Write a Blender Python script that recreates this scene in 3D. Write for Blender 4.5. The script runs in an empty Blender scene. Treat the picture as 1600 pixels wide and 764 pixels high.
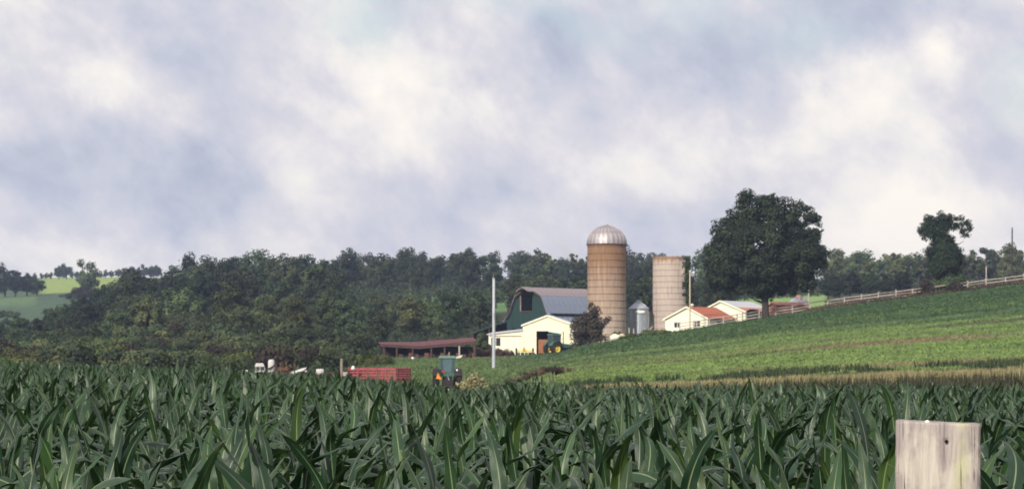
import bpy, math, random
import numpy as np
from mathutils import Vector, Matrix
random.seed(7); rng = np.random.default_rng(7)
S = bpy.context.scene; C = S.collection
F = 3780.0; HOR = 565.0; CAMZ = 2.45          # focal length and horizon in pixels of the 1600 px wide photo

# ------------------------------------------------------------------ camera
cd = bpy.data.cameras.new('camera'); cam = bpy.data.objects.new('camera', cd); C.objects.link(cam); S.camera = cam
cd.sensor_width = 36; cd.lens = F / 1600 * 36; cd.clip_start = .1; cd.clip_end = 9000
cam.location = (0, 0, CAMZ); cam.rotation_euler = (math.radians(90), 0, 0)
cd.shift_y = (HOR - 382) / 1600
cd.dof.use_dof = True; cd.dof.focus_distance = 7.5; cd.dof.aperture_fstop = 20
S.view_settings.view_transform = 'Standard'; S.view_settings.look = 'None'; S.view_settings.exposure = 0.50
S.view_settings.gamma = 1
S.cycles.max_bounces = 6; S.cycles.diffuse_bounces = 3; S.cycles.glossy_bounces = 2
S.cycles.transmission_bounces = 3; S.cycles.volume_bounces = 1; S.cycles.transparent_max_bounces = 6

# ------------------------------------------------------------------ sun
sun_dir = Vector((-.42, -.78, .46)).normalized()      # towards the sun
sl = bpy.data.lights.new('sun', 'SUN'); sl.energy = 3.3; sl.angle = math.radians(4); sl.color = (1, .93, .80)
so = bpy.data.objects.new('sun', sl); C.objects.link(so); so.rotation_euler = sun_dir.to_track_quat('Z', 'Y').to_euler()

# ------------------------------------------------------------------ node helpers
def N(nt, typ, **kw):
    n = nt.nodes.new(typ)
    for k, v in kw.items():
        if k.startswith('i_'):
            k = k[2:]; k = int(k) if k.isdigit() else k.replace('_', ' ')
            n.inputs[k].default_value = v
        else: setattr(n, k, v)
    return n
def L(nt, a, b): nt.links.new(a, b)
def math_(nt, op, a, b=None, c=None, clamp=False):
    n = N(nt, 'ShaderNodeMath', operation=op, use_clamp=clamp)
    for i, v in enumerate((a, b, c)):
        if v is None: continue
        if isinstance(v, (int, float)): n.inputs[i].default_value = v
        else: L(nt, v, n.inputs[i])
    return n.outputs[0]
def mixc(nt, f, a, b, blend='MIX'):
    n = N(nt, 'ShaderNodeMix', data_type='RGBA', blend_type=blend)
    for i, v in ((0, f), (6, a), (7, b)):
        if isinstance(v, (int, float)): n.inputs[i].default_value = v
        elif isinstance(v, tuple): n.inputs[i].default_value = v if len(v) == 4 else v + (1,)
        else: L(nt, v, n.inputs[i])
    return n.outputs[2]
def noise(nt, vec, scale, detail=4, rough=.55, dist=0, out=0):
    n = N(nt, 'ShaderNodeTexNoise', i_Scale=scale, i_Detail=detail, i_Roughness=rough, i_Distortion=dist)
    if vec is not None: L(nt, vec, n.inputs['Vector'])
    return n.outputs[out]
def ramp(nt, f, a, b, smooth=False):
    n = N(nt, 'ShaderNodeMapRange', interpolation_type='SMOOTHSTEP' if smooth else 'LINEAR', clamp=True)
    L(nt, f, n.inputs[0]); n.inputs[1].default_value = a; n.inputs[2].default_value = b
    return n.outputs[0]

# ------------------------------------------------------------------ sky: Nishita with broken cloud, in direction space
W = bpy.data.worlds.new('World'); S.world = W; W.use_nodes = True; nt = W.node_tree; nt.nodes.clear()
sky = N(nt, 'ShaderNodeTexSky', sky_type='NISHITA', sun_disc=False)
sky.sun_elevation = math.asin(sun_dir.z); sky.sun_rotation = math.atan2(sun_dir.x, sun_dir.y); sky.air_density = 1.2; sky.dust_density = 1.5
bg1 = N(nt, 'ShaderNodeBackground'); L(nt, sky.outputs[0], bg1.inputs[0]); bg1.inputs[1].default_value = .085
tc = N(nt, 'ShaderNodeTexCoord'); gen = tc.outputs['Generated']
mr_ = N(nt, 'ShaderNodeVectorRotate', rotation_type='Y_AXIS', i_Angle=math.radians(-38)); L(nt, gen, mr_.inputs['Vector'])
mp = N(nt, 'ShaderNodeMapping'); L(nt, mr_.outputs[0], mp.inputs[0]); mp.inputs['Scale'].default_value = (.95, 1, 1.22)
base = mp.outputs[0]
wn = N(nt, 'ShaderNodeTexNoise', i_Scale=16, i_Detail=7, i_Roughness=.6); L(nt, base, wn.inputs['Vector'])
wsub = N(nt, 'ShaderNodeVectorMath', operation='SUBTRACT'); L(nt, wn.outputs['Color'], wsub.inputs[0]); wsub.inputs[1].default_value = (.5, .5, .5)
wsc = N(nt, 'ShaderNodeVectorMath', operation='SCALE'); L(nt, wsub.outputs[0], wsc.inputs[0]); wsc.inputs['Scale'].default_value = .06
wadd = N(nt, 'ShaderNodeVectorMath', operation='ADD'); L(nt, gen, wadd.inputs[0]); L(nt, wsc.outputs[0], wadd.inputs[1])
warped = wadd.outputs[0]
n1 = noise(nt, base, 9, 10, .56, 0); n2 = noise(nt, base, 24, 10, .60, .15); n3 = noise(nt, base, 2.2, 4, .5)
fac = math_(nt, 'ADD', math_(nt, 'MULTIPLY', n1, 1.5), math_(nt, 'MULTIPLY', n2, 1.35))
fac = math_(nt, 'ADD', fac, math_(nt, 'MULTIPLY', n3, .35))
fac = math_(nt, 'SUBTRACT', fac, 1.05)
def blob(px, py, r, amp, acc, asp=1):
    d = Vector(((px - 800) / F, 1, (HOR - py) / F)).normalized()
    s = N(nt, 'ShaderNodeVectorMath', operation='SUBTRACT'); L(nt, warped, s.inputs[0]); s.inputs[1].default_value = d
    m = N(nt, 'ShaderNodeVectorMath', operation='MULTIPLY'); L(nt, s.outputs[0], m.inputs[0]); m.inputs[1].default_value = (1 / asp, 1, 1)
    l = N(nt, 'ShaderNodeVectorMath', operation='LENGTH'); L(nt, m.outputs[0], l.inputs[0])
    g = N(nt, 'ShaderNodeMapRange', interpolation_type='SMOOTHSTEP'); L(nt, l.outputs['Value'], g.inputs[0])
    g.inputs[1].default_value = 0; g.inputs[2].default_value = r * 1.5 / F; g.inputs[3].default_value = amp; g.inputs[4].default_value = 0
    return math_(nt, 'ADD', acc, g.outputs[0]) if acc is not None else g.outputs[0]
for b in [(180, 120, 70, .12, .8), (260, 160, 60, .2), (600, 110, 100, .46), (700, 180, 110, .34, 1.4), (480, 265, 85, .22), (1330, 155, 80, .40),
          (1480, 95, 50, .36), (1070, 225, 100, .2), (830, 225, 110, .18, 1.5), (220, 350, 110, .26, 1.4), (60, 110, 110, -.22), (1400, 330, 120, .18, 2.0),
          (170, 290, 110, -.62, 1.6), (310, 312, 70, -.34, 1.6), (60, 230, 80, -.22), (880, 50, 120, -.24, 1.4), (1010, 130, 110, -.24, 1.5),
          (1310, 40, 120, -.42, 1.6), (1320, 250, 90, -.28, 1.6), (890, 275, 50, -.2, 2), (1560, 215, 80, -.26), (420, 130, 60, -.18), (1530, 40, 80, -.15),
          (620, 310, 90, -.16, 2), (330, 40, 90, -.10), (1480, 175, 50, -.1)]:
    fac = blob(b[0], b[1], b[2], b[3] * .88, fac, *(b[4:5]))
cr = N(nt, 'ShaderNodeValToRGB'); L(nt, fac, cr.inputs[0]); e = cr.color_ramp.elements
e[0].position = .0; e[0].color = (.30, .325, .405, 1); e[1].position = 1; e[1].color = (.71, .665, .60, 1)
for p, c in ((.25, (.385, .40, .465, 1)), (.5, (.485, .475, .51, 1)), (.72, (.60, .575, .56, 1))):
    q = cr.color_ramp.elements.new(p); q.color = c
bg2 = N(nt, 'ShaderNodeBackground'); L(nt, cr.outputs[0], bg2.inputs[0]); bg2.inputs[1].default_value = 1.10
hole = math_(nt, 'MULTIPLY', ramp(nt, noise(nt, base, 11, 8, .55, 0), .56, .72, True), .4)
for b in [(590, 45, 70, .55, 1.4), (1240, 60, 60, .45, 1.6), (1590, 150, 50, .5), (1080, 10, 60, .35)]: hole = blob(b[0], b[1], b[2], b[3], hole, *(b[4:5]))
hole = math_(nt, 'MINIMUM', hole, .6)
mx = N(nt, 'ShaderNodeMixShader'); L(nt, hole, mx.inputs[0]); L(nt, bg2.outputs[0], mx.inputs[1]); L(nt, bg1.outputs[0], mx.inputs[2])
wo = N(nt, 'ShaderNodeOutputWorld'); L(nt, mx.outputs[0], wo.inputs[0])
W.cycles.sampling_method = 'MANUAL'; W.cycles.sample_map_resolution = 512

# ------------------------------------------------------------------ materials
def mat(name, col, rough=.8, var=.25, scale=3.0, metallic=0, spec=.3, bump=.0, bscale=20, stretch=None):
    m = bpy.data.materials.new(name); m.use_nodes = True; t = m.node_tree; p = t.nodes['Principled BSDF']
    tcn = N(t, 'ShaderNodeTexCoord'); v = tcn.outputs['Object']
    if stretch:
        q = N(t, 'ShaderNodeMapping'); L(t, v, q.inputs[0]); q.inputs['Scale'].default_value = stretch; v = q.outputs[0]
    n = noise(t, v, scale, 5, .6)
    c = tuple(col)
    d = tuple(x * (1 - var) for x in c); b = tuple(min(1, x * (1 + var)) for x in c)
    L(t, mixc(t, ramp(t, n, .3, .7), d, b), p.inputs['Base Color'])
    p.inputs['Roughness'].default_value = rough; p.inputs['Metallic'].default_value = metallic
    p.inputs['Specular IOR Level'].default_value = spec
    if bump:
        bn = N(t, 'ShaderNodeBump', i_Strength=bump, i_Distance=.02); L(t, noise(t, v, bscale, 5), bn.inputs['Height']); L(t, bn.outputs[0], p.inputs['Normal'])
    return m
def leaf_mat(name, a, b, rough=.55, spec=.25, trans=.25, hue=.06, midrib=False, val=.35):
    """colour between a and b by the leaf's own tint attribute and its object's random number"""
    m = bpy.data.materials.new(name); m.use_nodes = True; t = m.node_tree; p = t.nodes['Principled BSDF']; out = t.nodes['Material Output']
    at = N(t, 'ShaderNodeAttribute', attribute_name='tint'); oi = N(t, 'ShaderNodeObjectInfo')
    c = mixc(t, at.outputs['Fac'], tuple(a), tuple(b))
    hs = N(t, 'ShaderNodeHueSaturation'); L(t, c, hs.inputs['Color'])
    L(t, math_(t, 'ADD', math_(t, 'MULTIPLY', oi.outputs['Random'], hue), .5 - hue / 2), hs.inputs['Hue'])
    L(t, math_(t, 'ADD', math_(t, 'MULTIPLY', math_(t, 'FRACT', math_(t, 'MULTIPLY', oi.outputs['Random'], 7.31)), val * 2), 1 - val), hs.inputs['Value'])
    c = hs.outputs[0]
    if midrib:
        uv = N(t, 'ShaderNodeUVMap'); sp = N(t, 'ShaderNodeSeparateXYZ'); L(t, uv.outputs[0], sp.inputs[0])
        d = math_(t, 'ABSOLUTE', math_(t, 'SUBTRACT', sp.outputs[0], .5))
        rib = ramp(t, d, .065, .025); L(t, c, hs.inputs['Color']) if False else None
        rib = math_(t, 'MULTIPLY', rib, ramp(t, sp.outputs[1], 1.0, .5))
        c = mixc(t, math_(t, 'MULTIPLY', rib, .5), c, (.30, .36, .20))
        q = N(t, 'ShaderNodeMapping'); L(t, uv.outputs[0], q.inputs[0]); q.inputs['Scale'].default_value = (26, 1.2, 1)
        vein = noise(t, q.outputs[0], 2.2, 3)
        c = mixc(t, math_(t, 'MULTIPLY', ramp(t, vein, .35, .7), .35), c, mixc(t, 1.0, c, (1.6, 1.6, 1.45), 'MULTIPLY'))
        tip = math_(t, 'MULTIPLY', ramp(t, sp.outputs[1], .93, 1.0), .6); c = mixc(t, tip, c, (.16, .15, .05))
        bn = N(t, 'ShaderNodeBump', i_Strength=.35, i_Distance=.004); L(t, vein, bn.inputs['Height']); L(t, bn.outputs[0], p.inputs['Normal'])
    L(t, c, p.inputs['Base Color']); p.inputs['Roughness'].default_value = rough; p.inputs['Specular IOR Level'].default_value = spec
    tr = N(t, 'ShaderNodeBsdfTranslucent'); L(t, mixc(t, 1.0, c, (1.5, 1.7, .7), 'MULTIPLY'), tr.inputs[0])
    ms = N(t, 'ShaderNodeMixShader'); ms.inputs[0].default_value = trans; L(t, p.outputs[0], ms.inputs[1]); L(t, tr.outputs[0], ms.inputs[2])
    L(t, ms.outputs[0], out.inputs[0])
    return m
def attr_mat(name, rough=.9, nscale=2.0):
    m = bpy.data.materials.new(name); m.use_nodes = True; t = m.node_tree; p = t.nodes['Principled BSDF']
    at = N(t, 'ShaderNodeAttribute', attribute_name='ground_colour')
    tcn = N(t, 'ShaderNodeTexCoord')
    n = noise(t, tcn.outputs['Object'], nscale, 6, .65); n2_ = noise(t, tcn.outputs['Object'], nscale * .12, 5, .6)
    k = math_(t, 'ADD', math_(t, 'MULTIPLY', ramp(t, n, .25, .75), .7), math_(t, 'MULTIPLY', ramp(t, n2_, .3, .7), .5))
    k = math_(t, 'ADD', k, .42)
    cv = N(t, 'ShaderNodeCombineXYZ'); [L(t, k, cv.inputs[i]) for i in range(3)]
    L(t, mixc(t, 1.0, at.outputs['Color'], cv.outputs[0], 'MULTIPLY'), p.inputs['Base Color'])
    p.inputs['Roughness'].default_value = rough; p.inputs['Specular IOR Level'].default_value = .1
    return m
M = {}
M['ground'] = attr_mat('ground_cover')
M['corn'] = leaf_mat('corn_leaf', (.012, .034, .018), (.042, .082, .022), .40, .42, .10, .03, True, .22)
M['corn_stalk'] = mat('corn_stalk', (.10, .14, .06), .6, .2, 10)
M['leaf_dark'] = leaf_mat('leaf_dark', (.007, .011, .012), (.034, .050, .024), .7, .12, .08, .03)
M['leaf_forest'] = leaf_mat('leaf_forest', (.020, .031, .026), (.075, .098, .042), .7, .12, .15, .07)
M['leaf_pale'] = leaf_mat('leaf_pale', (.036, .052, .032), (.120, .140, .058), .7, .12, .15, .08)
M['leaf_weed'] = leaf_mat('leaf_weed', (.05, .075, .03), (.13, .175, .05), .7, .1, .15, .08)
M['leaf_brown'] = leaf_mat('leaf_brown', (.05, .035, .03), (.13, .085, .065), .8, .1, .1, .03)
M['leaf_red'] = leaf_mat('leaf_red', (.026, .020, .022), (.062, .055, .038), .8, .1, .1, .04)
M['straw'] = leaf_mat('straw', (.15, .15, .075), (.31, .27, .15), .8, .1, .1, .02)
M['dead'] = leaf_mat('dead_stalk', (.035, .040, .028), (.10, .095, .06), .8, .1, .1, .02)
M['bark'] = mat('bark', (.045, .036, .032), .95, .35, 3, bump=.6, stretch=(1, 1, .2))
M['crop'] = leaf_mat('crop_blade', (.045, .085, .045), (.10, .165, .055), .7, .1, .15, .03)

# ------------------------------------------------------------------ geometry helpers
def nmesh(name, V, FA, m=None, tint=None, uv=None, smooth=False, col=None):
    V = np.asarray(V, np.float32); FA = np.asarray(FA, np.int32); k = FA.shape[1]
    me = bpy.data.meshes.new(name); me.vertices.add(len(V)); me.vertices.foreach_set('co', V.ravel())
    me.loops.add(FA.size); me.loops.foreach_set('vertex_index', FA.ravel())
    me.polygons.add(len(FA)); me.polygons.foreach_set('loop_start', np.arange(len(FA), dtype=np.int32) * k)
    me.polygons.foreach_set('loop_total', np.full(len(FA), k, np.int32)) if False else None
    if tint is not None:
        a = me.attributes.new('tint', 'FLOAT', 'POINT'); a.data.foreach_set('value', np.asarray(tint, np.float32))
    if col is not None:
        a = me.attributes.new('ground_colour', 'FLOAT_COLOR', 'POINT')
        a.data.foreach_set('color', np.c_[col, np.ones(len(col))].astype(np.float32).ravel())
    if uv is not None:
        u = me.uv_layers.new(name='UVMap'); u.data.foreach_set('uv', np.asarray(uv, np.float32)[FA.ravel()].ravel())
    if smooth: me.polygons.foreach_set('use_smooth', np.ones(len(FA), bool))
    if m: me.materials.append(m)
    me.update(calc_edges=True)
    return me
def link(name, me, parent=None, loc=None, rz=None):
    o = bpy.data.objects.new(name, me); C.objects.link(o)
    if parent is not None: o.parent = parent
    if loc is not None: o.location = loc
    if rz is not None: o.rotation_euler = (0, 0, rz)
    return o
def tag(o, label=None, cat=None, group=None, kind=None):
    if label: o['label'] = label
    if cat: o['category'] = cat
    if group: o['group'] = group
    if kind: o['kind'] = kind
    return o
def empty(name, loc, rz=0, **k):
    o = bpy.data.objects.new(name, None); C.objects.link(o); o.location = loc; o.rotation_euler = (0, 0, rz); o.empty_display_size = .2
    return tag(o, **k)
class MB:
    def __init__(s): s.v = []; s.f = []; s.sm = []
    def add(s, vs, fs, smooth=False, mx=None):
        b = len(s.v); s.v += [tuple(mx @ Vector(v)) if mx else tuple(v) for v in vs]
        s.f += [tuple(b + i for i in f) for f in fs]; s.sm += [smooth] * len(fs); return s
    def box(s, x0, x1, y0, y1, z0, z1, mx=None):
        return s.add([(x0, y0, z0), (x1, y0, z0), (x1, y1, z0), (x0, y1, z0), (x0, y0, z1), (x1, y0, z1), (x1, y1, z1), (x0, y1, z1)],
                     [(0, 3, 2, 1), (4, 5, 6, 7), (0, 1, 5, 4), (1, 2, 6, 5), (2, 3, 7, 6), (3, 0, 4, 7)], mx=mx)
    def hexa(s, p):     # eight corners: bottom four, top four
        return s.add(p, [(0, 3, 2, 1), (4, 5, 6, 7), (0, 1, 5, 4), (1, 2, 6, 5), (2, 3, 7, 6), (3, 0, 4, 7)])
    def tube(s, pts, rs, n=8, cap=True):
        vs = []; fs = []; pts = [Vector(p) for p in pts]
        if not hasattr(rs, '__len__'): rs = [rs] * len(pts)
        for i, p in enumerate(pts):
            d = (pts[min(i + 1, len(pts) - 1)] - pts[max(i - 1, 0)]).normalized()
            a = d.orthogonal().normalized() if i == 0 else (a - d * a.dot(d)).normalized()
            b = d.cross(a)
            for k in range(n):
                t = 2 * math.pi * k / n; vs.append(p + (a * math.cos(t) + b * math.sin(t)) * rs[i])
        for i in range(len(pts) - 1):
            for k in range(n):
                fs.append((i * n + k, i * n + (k + 1) % n, (i + 1) * n + (k + 1) % n, (i + 1) * n + k))
        if cap: fs += [tuple(reversed(range(n))), tuple(range((len(pts) - 1) * n, len(pts) * n))]
        return s.add(vs, fs, True)
    def lathe(s, prof, n=32, mx=None, a0=0, a1=2 * math.pi, smooth=True):
        full = abs(a1 - a0 - 2 * math.pi) < 1e-6; m = n if full else n + 1; vs = []; fs = []
        for r, z in prof:
            for k in range(m):
                t = a0 + (a1 - a0) * k / n; vs.append((r * math.cos(t), r * math.sin(t), z))
        for i in range(len(prof) - 1):
            for k in range(n):
                k2 = (k + 1) % m; fs.append((i * m + k, i * m + k2, (i + 1) * m + k2, (i + 1) * m + k))
        return s.add(vs, fs, smooth, mx)
    def prism(s, poly, y0, y1):       # polygon in x,z extruded along y
        n = len(poly); vs = [(x, y0, z) for x, z in poly] + [(x, y1, z) for x, z in poly]
        fs = [tuple(range(n)), tuple(reversed(range(n, 2 * n)))] + [((i + 1) % n, i, n + i, n + (i + 1) % n) for i in range(n)]
        return s.add(vs, fs)
    def build(s, name, m, parent=None, bevel=0):
        me = bpy.data.meshes.new(name); me.from_pydata(s.v, [], s.f); me.materials.append(m)
        me.polygons.foreach_set('use_smooth', s.sm); me.update()
        o = link(name, me, parent)
        if bevel:
            b = o.modifiers.new('bevel', 'BEVEL'); b.width = bevel; b.segments = 2; b.limit_method = 'ANGLE'
        return o
def zof(py, Y): return CAMZ - (py - HOR) * Y / F
def xof(px, Y): return (px - 800) * Y / F
def P(px, py, Y): return Vector((xof(px, Y), Y, zof(py, Y)))

# ------------------------------------------------------------------ terrain heights
def ct(*a): return [(Y, CAMZ - (py - HOR) * Y / F - 2.2) for Y, py in a]       # ground under corn whose tops reach py
def gp(*a): return [(Y, zof(py, Y)) for Y, py in a]
COL = {
 -600: ct((30, 575), (60, 566), (100, 561), (150, 557)) + gp((200, 598), (300, 560), (450, 535), (600, 505), (800, 475), (1100, 445), (1500, 435), (2600, 445)),
 0: ct((30, 578), (60, 570), (100, 566), (150, 563)) + gp((200, 598), (300, 562), (450, 537), (600, 506), (800, 468), (950, 457), (1100, 443), (1500, 434), (2600, 445)),
 200: ct((30, 582), (60, 574), (100, 571), (150, 570)) + gp((200, 600), (300, 562), (450, 525), (520, 505), (600, 493), (800, 462), (1100, 436), (1500, 432), (2600, 445)),
 400: ct((30, 587), (60, 579), (100, 577), (150, 578)) + gp((200, 603), (300, 561), (450, 503), (560, 468), (640, 456), (760, 456), (1100, 440), (2600, 445)),
 600: ct((30, 596), (60, 592), (100, 593), (150, 595)) + gp((190, 611), (230, 588), (290, 565), (400, 532), (550, 480), (700, 450), (780, 445), (1100, 445), (2600, 450)),
 750: ct((30, 607), (60, 608), (100, 611), (128, 613)) + gp((190, 613), (230, 582), (290, 565), (345, 553), (400, 528), (550, 477), (700, 448), (780, 443), (1100, 445), (2600, 450)),
 860: ct((30, 604), (60, 603), (98, 604)) + gp((112, 618), (135, 606), (200, 582), (250, 568), (300, 557), (345, 553), (400, 520), (550, 477), (700, 446), (780, 444), (1100, 450), (2600, 455)),
 900: ct((30, 604), (60, 603), (95, 602)) + gp((112, 615), (135, 603), (200, 573), (250, 556), (300, 544), (345, 542), (400, 514), (550, 477), (700, 446), (780, 444), (1100, 450), (2600, 455)),
 1050: ct((30, 604), (60, 603), (95, 602)) + gp((112, 613), (130, 601), (200, 563), (260, 536), (312, 520), (345, 523), (400, 510), (550, 480), (700, 447), (780, 444), (1100, 450), (2600, 455)),
 1300: ct((30, 602), (60, 601), (95, 601)) + gp((110, 603), (128, 588), (160, 567), (230, 517), (318, 480), (345, 482), (400, 479), (550, 464), (700, 446), (780, 444), (1100, 450), (2600, 455)),
 1600: ct((30, 600), (60, 600), (95, 600)) + gp((110, 596), (128, 577), (160, 552), (230, 490), (320, 442), (345, 441), (400, 443), (550, 452), (700, 443), (780, 442), (1100, 450), (2600, 455)),
 2200: ct((30, 596), (60, 596), (95, 592)) + gp((110, 580), (128, 560), (160, 530), (230, 450), (320, 395), (400, 400), (550, 430), (700, 435), (1100, 450), (2600, 455)),
}
GPX = np.linspace(-600, 2200, 141); GLY = np.linspace(math.log(4), math.log(2600), 260)
def build_grid():
    ks = sorted(COL); Yv = np.exp(GLY); tab = []
    for k in ks:
        a = [(0, 0), (12, 0)] + COL[k]; tab.append(np.interp(Yv, [q[0] for q in a], [q[1] for q in a]))
    tab = np.array(tab); G = np.array([[np.interp(p, ks, tab[:, j]) for j in range(len(Yv))] for p in GPX])
    for _ in range(2):
        G[1:-1] = (G[:-2] + 2 * G[1:-1] + G[2:]) / 4
        G[:, 1:-1] = (G[:, :-2] + 2 * G[:, 1:-1] + G[:, 2:]) / 4
    return G
GRID = build_grid()
def hgt_pr(px, Y):
    px = np.clip(px, -600, 2199.9); ly = np.log(np.clip(Y, 4.001, 2599))
    a = (px + 600) / 20; b = (ly - GLY[0]) / (GLY[1] - GLY[0]); i = a.astype(int); j = np.minimum(b.astype(int), 258); u = a - i; v = b - j
    return (GRID[i, j] * (1 - u) * (1 - v) + GRID[i + 1, j] * u * (1 - v) + GRID[i, j + 1] * (1 - u) * v + GRID[i + 1, j + 1] * u * v)
def bank(Y, z):
    t = np.clip((5.4 - Y) / 1.0, 0, 1); return z + .85 * t * t * (3 - 2 * t)
def ground(x, y):
    x = np.asarray(x, float); y = np.asarray(y, float); yy = np.maximum(y, 4.0)
    z = hgt_pr(800 + F * x / yy, yy); return bank(y, z)
def G1(x, y): return float(ground(np.array([x]), np.array([y]))[0])
def vnoise(x, y, seed=0):
    xi = np.floor(x).astype(np.int64); yi = np.floor(y).astype(np.int64); u = x - xi; v = y - yi; u = u * u * (3 - 2 * u); v = v * v * (3 - 2 * v)
    def h(a, b):
        n = (a * 374761393 + b * 668265263 + seed * 1442695041) & 0x7fffffff; n = ((n ^ (n >> 13)) * 1274126177) & 0x7fffffff
        return ((n ^ (n >> 16)) & 0xffff) / 65535.
    return (h(xi, yi) * (1 - u) + h(xi + 1, yi) * u) * (1 - v) + (h(xi, yi + 1) * (1 - u) + h(xi + 1, yi + 1) * u) * v
def fbm(x, y, seed=0, o=4):
    s = 0; a = .5
    for k in range(o): s = s + a * vnoise(x * 2 ** k, y * 2 ** k, seed + k); a *= .5
    return s / .94
def corn_end(px): return np.interp(px, [560, 700, 900, 3000], [150, 128, 95, 95])
def sst(a, b, x): t = np.clip((x - a) / (b - a), 0, 1); return t * t * (3 - 2 * t)
def gcol(x, y):
    px = np.clip(800 + F * x / np.maximum(y, 4), -900, 2500); Y = y; n = fbm(x / 9, y / 14, 3); n2 = fbm(x / 28, y / 9, 8); n3 = fbm(x / 60, y / 6., 21)
    c = np.zeros(x.shape + (3,)) + (.035, .045, .025)                       # wooded floor
    def put(w, col):
        nonlocal c
        c = c * (1 - w[..., None]) + np.array(col) * w[..., None]
    mead = sst(145, 155, Y) * (1 - sst(330, 370, Y))
    put(mead * sst(520, 640, px), (.095, .14, .058)); put(mead * (1 - sst(520, 640, px)), (.06, .09, .035))
    hill = sst(770, 860, px + 0 * Y) * sst(128, 138, Y) * (1 - sst(335, 350, Y))
    up_ = sst(180, 262, Y + (n2 - .5) * 70 + (n - .5) * 40)
    put(hill * (1 - up_), (.135, .195, .062)); put(hill * up_, (.046, .082, .046))
    st = sst(.50, .62, n3) * .9
    put(hill * st * (1 - sst(265, 300, Y)) * .6, (.155, .205, .08)); put(hill * sst(.56, .7, n2) * (1 - sst(200, 240, Y)) * .95, (.17, .145, .085))
    put(hill * sst(.6, .7, fbm(x / 40, y / 5, 40)) * .45, (.045, .075, .04))
    hi = sst(1050, 1200, px) * hill * (1 - sst(175, 300, Y)) * sst(.42, .6, fbm(x / 22, y / 8, 55)); put(hi * .85, (.135, .205, .065))
    strip = sst(800, 900, px) * sst(104, 108, Y) * (1 - sst(124, 130, Y)); put(strip * (.55 + .45 * n), (.20, .18, .09))
    put(sst(800, 900, px) * sst(93, 96, Y) * (1 - sst(104, 107, Y)), (.075, .07, .045))
    ce = corn_end(px); put(1 - sst(-2, 1, Y - ce), (.045, .035, .028))
    put((1 - sst(5, 6, Y)), (.06, .085, .035))
    put((px < 260) * sst(470, 520, Y) * 1.0, (.065, .105, .062))
    put((px < 420) * sst(860, 900, Y + 0 * px) * sst(50, 75, px), (.24, .31, .09))
    put((px < 60) * sst(700, 760, Y) * (1 - sst(850, 900, Y)), (.10, .16, .075))
    put(np.exp(-((px - 300 - (Y - 480) * .9) / 110) ** 2) * sst(400, 430, Y) * (1 - sst(500, 530, Y)) * sst(.4, .6, n), (.10, .14, .06))
    put(sst(620, 660, px) * (1 - sst(800, 830, px)) * sst(500, 520, Y) * (1 - sst(620, 640, Y)), (.10, .18, .065))
    put(sst(1130, 1170, px) * (1 - sst(1285, 1300, px)) * sst(350, 380, Y) * (1 - sst(570, 590, Y)), (.20, .30, .10))
    put(sst(735, 750, px) * (1 - sst(790, 815, px)) * sst(293, 300, Y) * (1 - sst(345, 355, Y)), (.16, .10, .075))
    put(sst(1230, 1300, px) * sst(316, 319, Y + 3 * n) * (1 - sst(334, 345, Y)), (.15, .09, .06))
    return c
def make_ground():
    th = np.concatenate([np.linspace(-math.pi, -.5, 40)[:-1], np.linspace(-.5, -.235, 24)[:-1], np.linspace(-.235, .235, 260), np.linspace(.235, .5, 24)[1:], np.linspace(.5, math.pi, 40)[1:]])
    r = np.concatenate([[0, 1.5, 3], np.exp(np.linspace(math.log(4), math.log(2500), 520))])
    T, R = np.meshgrid(th, r, indexing='ij'); X = R * np.sin(T); Y = R * np.cos(T)
    Ye = np.where(np.abs(T) < 1.2, np.maximum(Y, R * .36), R)            # far round the sides the land goes on as the edge columns
    px = np.where(np.abs(T) < 1.2, 800 + F * np.tan(np.clip(T, -1.2, 1.2)), np.sign(T) * 9999)
    Z = hgt_pr(px, Ye)
    back = sst(1.6, 3.1, np.abs(T)); Z = Z * (1 - back) + back * 1.0
    Z = bank(np.where(np.abs(T) < 1.2, Y, 0), Z)
    Z = Z + (fbm(X / 3, Y / 3, 5) - .5) * .12 * sst(4, 20, R)
    n, m = X.shape; idx = np.arange(n * m).reshape(n, m)
    Fq = np.stack([idx[:-1, :-1], idx[1:, :-1], idx[1:, 1:], idx[:-1, 1:]], -1).reshape(-1, 4)[:, ::-1]
    V = np.stack([X, Y, Z], -1).reshape(-1, 3)
    me = nmesh('ground', V, Fq, M['ground'], col=gcol(X, np.where(np.abs(T) < 1.2, Y, R)).reshape(-1, 3), smooth=True)
    tag(link('ground', me), 'rolling farmland under the crops, meadow and woods', kind='structure')
make_ground()

# ------------------------------------------------------------------ leaf clouds
def cards(P0, size, rs, tint, flat=0, quad=True, up=.0, out=None):
    """one small bent leaf-shaped face per point"""
    n = len(P0); a = rs.normal(size=(n, 3)); a[:, 2] = a[:, 2] * (1 - flat) + up; a /= np.linalg.norm(a, axis=1)[:, None]
    b = rs.normal(size=(n, 3)); b -= a * (a * b).sum(1)[:, None]; b /= np.linalg.norm(b, axis=1)[:, None]
    if out is not None:
        nr = out + rs.normal(size=(n, 3)) * .38; nr /= np.linalg.norm(nr, axis=1)[:, None]
        a = rs.normal(size=(n, 3)); a -= nr * (a * nr).sum(1)[:, None]; a /= np.linalg.norm(a, axis=1)[:, None]; b = np.cross(nr, a)
    s = (size * rs.uniform(.6, 1.4, n))[:, None] if np.isscalar(size) else size[:, None]
    V = np.stack([P0 - a * s * .5, P0 + b * s * .32, P0 + a * s * .5, P0 - b * s * .32], 1).reshape(-1, 3)
    return V, np.arange(4 * n).reshape(n, 4), np.repeat(tint, 4)
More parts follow.
